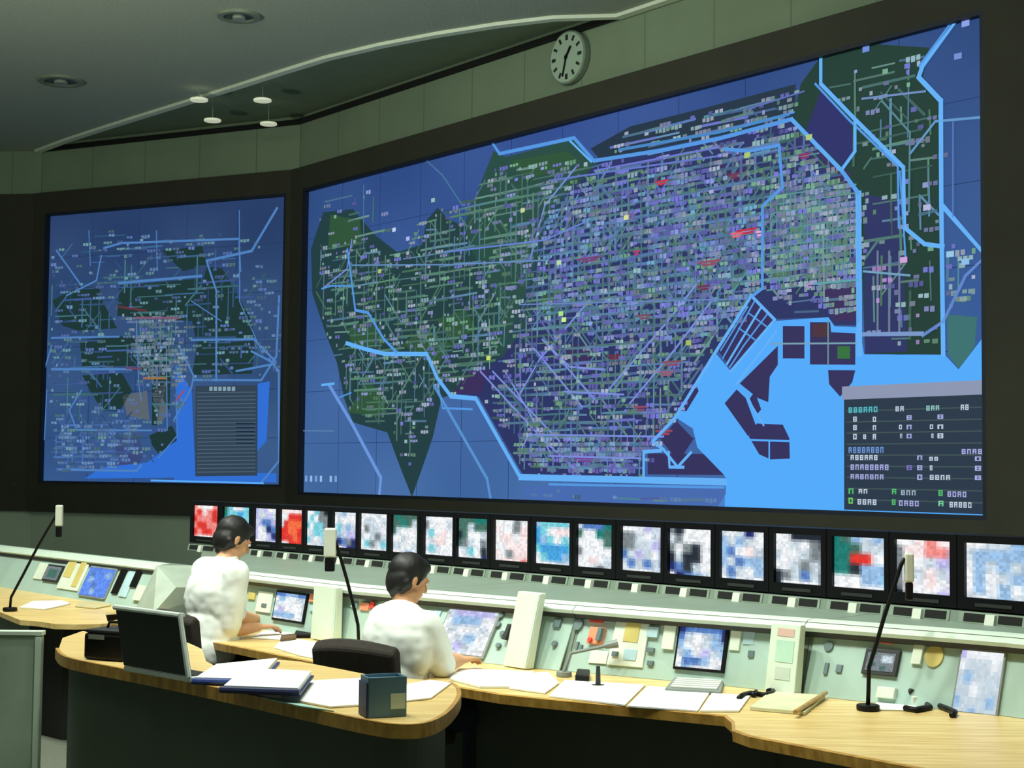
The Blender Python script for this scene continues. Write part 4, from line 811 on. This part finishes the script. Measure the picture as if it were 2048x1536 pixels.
# pen box (blue grey)
a = at_z(722, 1434, ZF+.002); c = Vector((a.x+.068, a.y+.05, a.z)); hh = .128
t = thing('pen_box', c, 'blue grey box with a pale label on the front edge of the foreground desk', 'box')
e = Vector((.93, .36, 0)).normalized(); n = Vector((-e.y, e.x, 0))
wb = MB(); w = .125; d = .09
for (cx, cy, sx, sy) in ((0, -d/2, w, .006), (0, d/2, w, .006), (-w/2, 0, .006, d), (w/2, 0, .006, d)): wb.box(c+e*cx+n*cy+UP*hh/2, (sx, sy, hh), (e, n, UP))
wb.box(c+UP*.004, (w, d, .006), (e, n, UP)); make('box_body', wb, mat('blue_grey', (92, 126, 146), .5), t)
make('side_panel', MB().box(c-e*(w/2+.006)+UP*(hh*.44), (.006, d, hh*.86), (e, n, UP)), M_nv, t)
make('pale_label', MB().box(c+e*(.035)-n*(d/2+.005)+UP*.05, (.05, .003, .05), (e, n, UP)), M_lip, t)
make('contents', MB().box(c+UP*(hh-.02), (w*.86, d*.84, .02), (e, n, UP)), mat('blue_files', (110, 150, 176), .6), t)
# black phone handset / pouch on the left operator's desk and cables at the right
def blob(name, px, z, h, m, label, cat):
    P = [at_z(x, y, z) for x, y in px]; o = make(name, MB().prism(P, UP*h), m, bevel=.006); return tag(o, label, cat)
blob('glasses_case', [(588, 1276), (592, 1266), (624, 1266), (622, 1276)], ZD+.002, .022, M_blk, 'small black case on the worktop in front of the left operator', 'case')
blob('glasses_case', [(560, 1284), (562, 1275), (594, 1272), (592, 1280)], ZD+.006, .016, mat('brown_leather', (92, 66, 34), .6), 'small brown case just left of the black one', 'case')
blob('stapler', [(1150, 1364), (1154, 1350), (1180, 1352), (1178, 1366)], ZD+.002, .03, M_blk, 'black stapler on the worktop below the orange call box', 'stapler')
def cable(px, z, r, label):
    o = make('cable_coil', MB().tube([at_z(x, y, z) for x, y in px], r, 8), M_blk, smooth=True); return tag(o, label, 'cable')
cable([(1478, 1396), (1486, 1390), (1500, 1386), (1512, 1384), (1506, 1390)], ZD+.012, .011, 'short black cable on the worktop, left of the two')
cable([(1516, 1388), (1530, 1390), (1544, 1386), (1548, 1380), (1536, 1382)], ZD+.012, .011, 'short black cable on the worktop, right of the two')
cable([(1810, 1416), (1830, 1420), (1860, 1414), (1850, 1406), (1838, 1398)], ZD+.012, .012, 'black cable in front of the yellow round plate')
cable([(1880, 1412), (1896, 1418), (1910, 1424), (1904, 1430)], ZD+.012, .012, 'black cable end below the blue panel screen')
def desk_arm(pts, label):  # jointed arm on a foot, carries no lamp
    base_ = pts[0]; t = thing('articulated_stand', base_, label, 'desk stand')
    make('foot', MB().disc(base_, .035, (0, 0, 1), .02, 16), M_grey, t); make('arm', MB().tube([base_+UP*.02]+pts[1:], .008, 8), M_grey, t); make('head', MB().tube([pts[-1], pts[-1]+(pts[-1]-pts[-2]).normalized()*.06], [.014, .02], 10), M_grey, t)
b0 = at_z(1128, 1352, ZD+.003); desk_arm([b0, b0+Vector((.03, .02, .10)), at_y(1210, 1292, b0.y+.02)], 'thin grey jointed arm reaching up to the right beside the tallest board')
b0 = at_z(1196, 1372, ZD+.003)
o = make('pen_stand', MB().tube([b0, b0+UP*.085], [.012, .009], 10).disc(b0, .028, (0, 0, 1), .006, 14), M_blk2); tag(o, 'thin dark pen stand on the worktop below the call box', 'pen stand')
b0 = at_z(1842, 1412, ZD+.003); t = thing('desk_telephone', b0, 'small pale telephone with black cord at the right, in front of the yellow round plate', 'telephone')
make('phone_body', MB().box(b0+UP*.02+Vector((0, .05, 0)), (.07, .10, .035)), M_pale, t, bevel=.006); make('handset', MB().tube([b0+Vector((-.03, .02, .05)), b0+Vector((-.035, .05, .062)), b0+Vector((-.03, .09, .05))], [.014, .009, .014], 10), M_blk2, t)
# ------------------------------------------------------------------ gooseneck microphones with pale hanging heads
def microphone(path, head, label, zb=ZD, hw=.055, hh=.15):
    """path: base point first; head = top centre of the pale head"""
    b = path[0]; t = thing('gooseneck_microphone', b, label, 'microphone', 'gooseneck microphones on the worktops')
    make('base', MB().disc(b, .045, (0, 0, 1), .022, 20), M_blk, t, bevel=.004)
    make('neck', MB().tube([b+UP*.02]+path[1:]+[Vector(head)-UP*.03], .0085, 10), M_blk, t, smooth=True)
    h = Vector(head); make('head', MB().box(h-UP*hh/2, (hw, hw*.8, hh)), M_pale, t, bevel=.008)
    make('grille', MB().box(h-UP*(hh+.035), (hw*.8, hw*.64, .07)), M_blk, t, bevel=.006)
b = at_z(718, 1312, ZD+.002); Y = b.y
microphone([b, at_y(716, 1250, Y), at_y(708, 1215, Y), at_y(694, 1160, Y), at_y(681, 1115, Y), at_y(674, 1092, Y), at_y(668, 1076, Y)], at_y(661, 1056, Y), 'gooseneck microphone with pale head between the two operators', hw=24*Y/FPX, hh=58*Y/FPX)
b = at_z(1736, 1420, ZD+.002); Y = b.y
microphone([b, at_y(1737, 1380, Y), at_y(1738, 1335, Y), at_y(1752, 1290, Y), at_y(1768, 1235, Y), at_y(1786, 1180, Y), at_y(1802, 1130, Y), at_y(1808, 1118, Y)], at_y(1818, 1106, Y), 'gooseneck microphone with pale head rising before the monitors at the right', hw=18*Y/FPX, hh=58*Y/FPX)
b = at_z(20, 1222, ZD+.002); Y = b.y
microphone([b, at_y(22, 1195, Y), at_y(46, 1150, Y), at_y(74, 1096, Y), at_y(96, 1058, Y), at_y(108, 1038, Y)], at_y(119, 1010, Y), 'gooseneck microphone with pale head at the far left', hw=14*Y/FPX, hh=42*Y/FPX)
# ------------------------------------------------------------------ office chairs
def make_chair(label):
    t = thing('office_chair', (0, 0, 0), label, 'chair', 'dark office chairs of the operators')
    fab = mat('dark_brown_fabric', (44, 38, 32), .85, var=.2, scale=50)
    s = MB(); s.loft([[Vector((x, y, z)) for x, y in ((-.22, -.2), (.22, -.2), (.24, .2), (-.24, .2))] for z in (.42, .455, .48)]); make('seat', s, fab, t, bevel=.03)
    # facing +y; the back is at -y, curved
    rg = []
    for k in range(9):
        a = -1+k/4; x = a*.215; y = -.25+.05*a*a; rg.append([Vector((x, y, .58)), Vector((x, y-.045, .58)), Vector((x, y-.095, .88-.02*a*a)), Vector((x, y-.06, .925-.03*a*a)), Vector((x, y-.035, .90-.03*a*a))])
    make('backrest', MB().loft(rg), fab, t, bevel=.012)
    make('back_support', MB().tube([(0, -.1, .42), (0, -.30, .44), (0, -.345, .56), (0, -.325, .70)], .018, 8), M_blk, t)
    make('gas_column', MB().tube([(0, 0, .08), (0, 0, .42)], .025, 12), M_blk, t)
    for k in range(5):
        an = 2*PI*k/5+.3; d = Vector((math.cos(an), math.sin(an), 0)); l = make('leg', MB().tube([Vector((0, 0, .10)), d*.27+UP*.075], [.025, .014], 8), M_blk, t)
        make('caster', MB().disc(d*.27+Vector((-d.y, d.x, 0))*-.02+UP*.03, .028, Vector((-d.y, d.x, 0)), .04, 12), M_blk, l)
    return t
ch = make_chair('dark brown office chair of the left operator, backrest beside the laptop')
yaw = math.atan2(.651, .759)-PI/2
p1 = at_y(432, 1345, 8.16); ch.location = (p1.x, p1.y, 0); ch.rotation_euler.z = yaw+.05
ch2 = copy_tree(ch); ch2['label'] = 'dark brown office chair of the right operator, backrest low behind his white shirt'
p2 = at_y(778, 1400, 6.93); ch2.location = (p2.x, p2.y, -.0); ch2.rotation_euler.z = yaw+.35
# ------------------------------------------------------------------ people
def voxel(mb, name, m, parent, size=.006, smooth=6, noise=0., nscale=8., seed=0):
    me = bpy.data.meshes.new('tmp'); me.from_pydata([tuple(v) for v in mb.v], [], mb.f)
    bm = bmesh.new(); bm.from_mesh(me); bmesh.ops.remove_doubles(bm, verts=bm.verts, dist=1e-5); bmesh.ops.recalc_face_normals(bm, faces=bm.faces); bm.to_mesh(me); bm.free()
    o = bpy.data.objects.new('tmp', me); COL.objects.link(o)
    r = o.modifiers.new('r', 'REMESH'); r.mode = 'VOXEL'; r.voxel_size = size; r.use_smooth_shade = True
    s = o.modifiers.new('s', 'SMOOTH'); s.factor = .5; s.iterations = smooth
    if noise:
        tx = bpy.data.textures.new('folds', 'CLOUDS'); tx.noise_scale = .07; tx.noise_depth = 1
        d = o.modifiers.new('d', 'DISPLACE'); d.texture = tx; d.strength = noise; d.mid_level = .5; d.texture_coords = 'LOCAL'
    dg = bpy.context.evaluated_depsgraph_get(); dg.update(); me2 = bpy.data.meshes.new_from_object(o.evaluated_get(dg))
    COL.objects.unlink(o); bpy.data.objects.remove(o)
    off = origin_of(parent); me2.transform(Matrix.Translation(-off)); me2.name = name; me2.materials.clear(); me2.materials.append(m)
    for p in me2.polygons: p.use_smooth = True
    ob = bpy.data.objects.new(name, me2); COL.objects.link(ob); ob.parent = parent; return ob
def caps(mb, a, b, ra, rb, n=6):
    a, b = Vector(a), Vector(b)
    mb.tube([a, b], [ra, rb], 14); mb.sphere(a, ra); mb.sphere(b, rb)
def chain(mb, pts, rs):
    for (a, b, x, y) in zip(pts, pts[1:], rs, rs[1:]): caps(mb, a, b, x, y)
def hand_mb(mb, wrist, direction, palm_n, side, curl=.35):
    """palm box-like capsules plus five fingers; direction along the hand, palm_n out of the palm's back, side towards the thumb"""
    d = direction.normalized(); u = palm_n.normalized(); s = side.normalized(); w = Vector(wrist)
    for k in range(4):
        o = s*(.030-.020*k); root = w+d*(.085-.004*abs(k-1))+o; caps(mb, w+d*.015+o*.6, root, .0135, .0115)
        L = (.040, .046, .042, .033)[k]; q1 = root+d*L*math.cos(curl*.5)-u*L*math.sin(curl*.5); q2 = q1+d*L*.7*math.cos(curl*1.5)-u*L*.7*math.sin(curl*1.5); q3 = q2+d*L*.5*math.cos(curl*2.3)-u*L*.5*math.sin(curl*2.3)
        chain(mb, [root, q1, q2, q3], [.0105, .0095, .0088, .0078])
    t0 = w+d*.025+s*.025; t1 = t0+d*.032+s*.026-u*.006; t2 = t1+d*.030+s*.008-u*.006; chain(mb, [t0, t1, t2], [.0135, .0110, .0090])
def head_mb(mb, c, fwd, up, sc=1.):
    """c = centre of the skull"""
    f = fwd.normalized(); r = f.cross(up).normalized(); u = r.cross(f); M = Matrix((r, f, u)).transposed(); k = sc
    P = lambda x, y, z: c+r*x*k+f*y*k+u*z*k
    mb.sphere(P(0, -.008, .022), .1*k, 20, 14, (.76, .94, .92), M)         # cranium
    mb.sphere(P(0, .028, -.035), .1*k, 18, 12, (.60, .62, .80), M)           # face
    mb.sphere(P(0, .058, -.088), .03*k, 12, 8, (.95, .8, .75), M)             # chin
    for s in (-1, 1):
        mb.sphere(P(.036*s, .060, -.032), .026*k, 10, 8, (1, .75, .8), M)      # cheek
        mb.sphere(P(.078*s, -.012, -.012), .028*k, 10, 8, (.32, .62, 1.1), M)   # ear
        mb.sphere(P(.030*s, .082, .018), .018*k, 10, 8, (1.3, .6, .5), M)       # brow
        mb.sphere(P(.046*s, .018, -.066), .03*k, 10, 8, (.7, 1.2, .8), M)       # jaw
    caps(mb, P(0, .086, .010), P(0, .106, -.026), .009*k, .0135*k)               # nose
    mb.sphere(P(0, .086, -.056), .016*k, 10, 8, (1.5, .6, .55), M)               # lips
    return P, M, r, f, u
skin = mat('skin', (206, 152, 112), .55, var=.06, scale=12)
hairm = mat('black_hair', (16, 14, 13), .55, var=.3, scale=60)
shirtm = mat('white_shirt', (236, 240, 234), .85, var=.02, scale=6)
trou = mat('navy_trousers', (24, 28, 46), .85, var=.1)
shoe = mat('black_shoe', (16, 15, 15), .4)
belt_m = mat('black_belt', (18, 16, 15), .4)
def person(name_label, J, headf, headup, hs, lean_side, bulk=1.):
    """J: dict of joints (Vectors). near = right side"""
    base_ = Vector((J['pel'].x, J['pel'].y, 0)); t = thing('person', base_, name_label, 'person', 'seated operators in white shirts')
    body = MB(); pel, ch_, nk, hd = J['pel'], J['chest'], J['neck'], J['head']
    mid = (pel+ch_)/2
    chain(body, [pel, mid, ch_], [.12, .115, .12]); caps(body, ch_, nk-UP*.03, .11, .07); caps(body, nk-UP*.04, hd-headup.normalized()*.05*hs-headf.normalized()*.02, .056, .052)
    P, M, r, f, u = head_mb(body, hd, headf, headup, hs)
    for sd in ('R', 'L'):
        sh, el, wr = J['sh'+sd], J['el'+sd], J['wr'+sd]; caps(body, nk-UP*.06, sh, .06, .055); chain(body, [sh, (sh+el)/2, el], [.052, .044, .038]); chain(body, [el, el.lerp(wr, .35), wr], [.038, .037, .026])
        dr = (J['hd'+sd]-wr); side = dr.cross(UP)*(-1 if sd == 'R' else 1); hand_mb(body, wr, dr, UP, side)
        hp, kn, an = J['hip'+sd], J['kn'+sd], J['an'+sd]; chain(body, [hp, kn], [.085, .055]); chain(body, [kn, an], [.053, .036])
        fo = an+(J['fwd'])*.16-UP*.04; caps(body, an-UP*.03, fo, .036, .028)
    voxel(body, 'body', skin, t, .0065, 5)
    # shirt
    s = MB(); fw = J['fwd']; rt = J['right']
    def ell(c, rx, ry, rz): s.sphere(c, 1., 20, 12, (rx, ry, rz), Matrix((rt, fw, UP)).transposed())
    b_ = bulk
    ell(pel+UP*.10-fw*.0, .178*b_, .145*b_, .15); ell(mid, .182*b_, .150*b_, .2); ell(ch_-fw*.015, .196*b_, .146*b_, .2); ell(ch_.lerp(nk, .55)-fw*.01, .165*b_, .105*b_, .11)
    for sd in ('R', 'L'):
        sh, el = J['sh'+sd], J['el'+sd]; caps(s, nk-UP*.055, sh, .064, .074); chain(s, [sh, sh.lerp(el, .5), sh.lerp(el, J['slv'])], [.078, .074, .064])
        m_ = mid.lerp(ch_, .7)+(rt if sd == 'R' else -rt)*.10; caps(s, m_, sh, .10, .075)
    so = voxel(s, 'shirt', shirtm, t, .008, 8, noise=.011)
    col = MB(); col.tube([nk-UP*.045-f*.0, nk+UP*.008-fw*.005], [.082, .066], 18); voxel(col, 'shirt_collar', shirtm, t, .006, 2)
    tr = MB()
    for sd in ('R', 'L'):
        hp, kn, an = J['hip'+sd], J['kn'+sd], J['an'+sd]; chain(tr, [hp, kn], [.102, .07]); chain(tr, [kn, an+UP*.03], [.068, .052])
    tr.sphere(pel, 1., 16, 10, (.18, .15, .12), Matrix((rt, fw, UP)).transposed()); voxel(tr, 'trousers', trou, t, .009, 5)
    for sd in ('R', 'L'):
        sm = MB(); an = J['an'+sd]; caps(sm, an-UP*.038, an+fw*.17-UP*.05, .04, .034); sm.box(an+fw*.06-UP*.082, (.085, .28, .016), (rt, fw, UP)); voxel(sm, 'shoe', shoe, t, .007, 2)
    h = MB(); k = hs
    h.sphere(P(0, -.018, .034), .1*k, 22, 14, (.86, .99, .94), M); h.sphere(P(0, -.045, -.015), .1*k, 20, 12, (.82, .68, .85), M); h.sphere(P(0, .035, .075), .1*k, 16, 10, (.66, .58, .40), M)
    caps(h, P(0, -.06, -.055), P(0, -.045, -.085), .045*k, .032*k)
    for sd in (-1, 1): caps(h, P(.072*sd, .022, .02), P(.076*sd, .012, -.02), .012*k, .008*k); caps(h, P(.06*sd, -.045, -.03), P(.05*sd, -.05, -.07), .03*k, .02*k)
    voxel(h, 'hair', hairm, t, .006, 3, noise=.008)
    e = MB()
    for sd in (-1, 1): e.sphere(P(.031*sd, .0865, .004), .0105*k, 10, 8)
    make('eyes', e, mat('eye_white', (230, 226, 220), .3), t, smooth=True)
    pu = MB()
    for sd in (-1, 1): pu.sphere(P(.031*sd, .0935, .003), .0055*k, 8, 6)
    make('irises', pu, mat('eye_dark', (24, 16, 12), .3), t, smooth=True)
    return t
FW = Vector((.759, .651, 0)); RT = Vector((.651, -.759, 0))
Y = at_y
p = Y(414, 1345, 8.40); p.z = .56
J = dict(fwd=FW, right=RT, slv=.9, pel=p, chest=Y(432, 1196, 8.45), neck=Y(452, 1116, 8.50), head=Y(467, 1078, 8.55),
         shR=Y(470, 1148, 8.34), elR=Y(458, 1262, 8.32), wrR=Y(516, 1254, 8.50), hdR=Y(545, 1252, 8.58), shL=Y(410, 1140, 8.63), elL=Y(478, 1232, 8.82), wrL=Y(520, 1240, 9.02), hdL=Y(545, 1241, 9.1),
         hipR=p+RT*.09+FW*.02-UP*.03, hipL=p-RT*.09+FW*.02-UP*.03)
for sd, sg in (('R', 1), ('L', -1)):
    J['kn'+sd] = J['hip'+sd]+FW*.40+RT*.03*sg; J['kn'+sd].z = .535; J['an'+sd] = J['kn'+sd]-FW*.03; J['an'+sd].z = .095
P1 = person('left seated man in a white shirt, black hair, his hand on the desk', J, (FW*1.0+RT*.10-UP*.50), (UP+FW*.45), 1.0, 0)
# right operator, bent forward over the desk
p = Y(772, 1400, 6.97); p.z = .56
F2 = Vector((.80, .60, 0)); R2 = Vector((.60, -.80, 0))
J = dict(fwd=F2, right=R2, slv=.97, pel=p, chest=Y(800, 1288, 7.00), neck=Y(810, 1215, 7.06), head=Y(818, 1158, 7.12),
         shR=Y(852, 1254, 6.93), elR=Y(885, 1330, 6.98), wrR=Y(918, 1322, 7.14), hdR=Y(946, 1314, 7.24), shL=Y(768, 1240, 7.22), elL=Y(850, 1285, 7.42), wrL=Y(890, 1308, 7.5), hdL=Y(915, 1312, 7.55),
         hipR=p+R2*.09+F2*.02-UP*.03, hipL=p-R2*.09+F2*.02-UP*.03)
for sd, sg in (('R', 1), ('L', -1)):
    J['kn'+sd] = J['hip'+sd]+F2*.40+R2*.03*sg; J['kn'+sd].z = .535; J['an'+sd] = J['kn'+sd]-F2*.03; J['an'+sd].z = .095
P2 = person('right seated man in a white shirt, bent over the worktop, seen from behind', J, (F2*1.0+R2*.05-UP*.35), (UP+F2*.3), .95, 0, 1.0)
# ------------------------------------------------------------------ lights
LE, RE, UE = 46, 110, 130
def lamp(name, loc, energy, size, spread, col=(.93, 1., .88), target=None):
    l = bpy.data.lights.new(name, 'AREA'); l.shape = 'DISK'; l.size = size; l.energy = energy; l.spread = spread; l.color = col
    o = bpy.data.objects.new(name, l); o.location = loc; COL.objects.link(o)
    if target is not None: o.rotation_euler = (Vector(target)-Vector(loc)).to_track_quat('-Z', 'Y').to_euler()
    return o
k = 0
for s_ in (-.6, 1.2, 2.8, 4.2, 5.5, 6.8):
    p = W(s_, 3.0, ZC-.07); lamp('downlight_lamp', p, LE, .35, math.radians(100), target=W(s_, .9, .8))
    t = thing('recessed_downlight', W(s_, 3.0, ZC-.06), 'lit round ceiling downlight over the consoles, %s' % ('above the far left console', 'first over the monitor row', 'second over the monitor row', 'third over the monitor row', 'fourth over the monitor row', 'nearest over the right end')[k], 'ceiling light', 'lit downlights over the consoles'); k += 1
    make('trim_ring', MB().ring(W(s_, 3.0, ZC-.06), .19, .25, (0, 0, 1), .06, 28), MATS['fitting_ring'], t)
for x, y in ((-4, 7), (1, 6), (-2, 11)): lamp('room_fill', (x, y, 5.9), RE, 2.0, math.radians(175), target=(x+2, y+6, 0))  # unseen fill added near the ceiling to brighten the walls
for x, y, tx, ty in ((-6.3, 9.5, -3.5, 15.5), (5.0, 5.2, 1.0, 13.5)):  # unseen fill lights added to brighten the ceiling, shaped as floor stands
    t = thing('ceiling_fill_stand', (x, y, 0), 'added fill light stand off to the %s side, outside the picture' % ('left' if x < 0 else 'right'), 'fill light', 'added fill lights at the sides')
    make('base', MB().disc((x, y, .002), .16, (0, 0, 1), .03, 24), M_blk, t); make('pole', MB().tube([(x, y, .03), (x, y, 2.3)], .018, 10), M_blk, t)
    make('fill_shade', MB().loft([[Vector((x+r*math.cos(a*PI/12), y+r*math.sin(a*PI/12), z)) for a in range(24)] for r, z in ((.05, 2.3), (.28, 2.46), (.27, 2.46), (.045, 2.32))]), M_grey, t)
    lamp('ceiling_fill', (x, y, 2.47), UE*(1 if x < 0 else .3), .4, math.radians(150), target=(tx, ty, 6.1))
w = bpy.data.worlds.new('World'); SC.world = w; w.use_nodes = True
w.node_tree.nodes['Background'].inputs[0].default_value = (.75, 1, .72, 1); w.node_tree.nodes['Background'].inputs[1].default_value = .1
# ------------------------------------------------------------------ camera
cd = bpy.data.cameras.new('Camera'); cd.sensor_width = 36; cd.lens = 36*FPX/2048; cd.clip_end = 200
co = bpy.data.objects.new('Camera', cd); COL.objects.link(co)
Rm = Matrix((CR, CU, -CF)).transposed().to_4x4(); co.matrix_world = Matrix.Translation((0, 0, EYE)) @ Rm
SC.camera = co
SC.view_settings.view_transform = 'Standard'; SC.view_settings.look = 'None'; SC.view_settings.gamma = 1; SC.view_settings.exposure = 0
SC.view_settings.use_curve_mapping = False
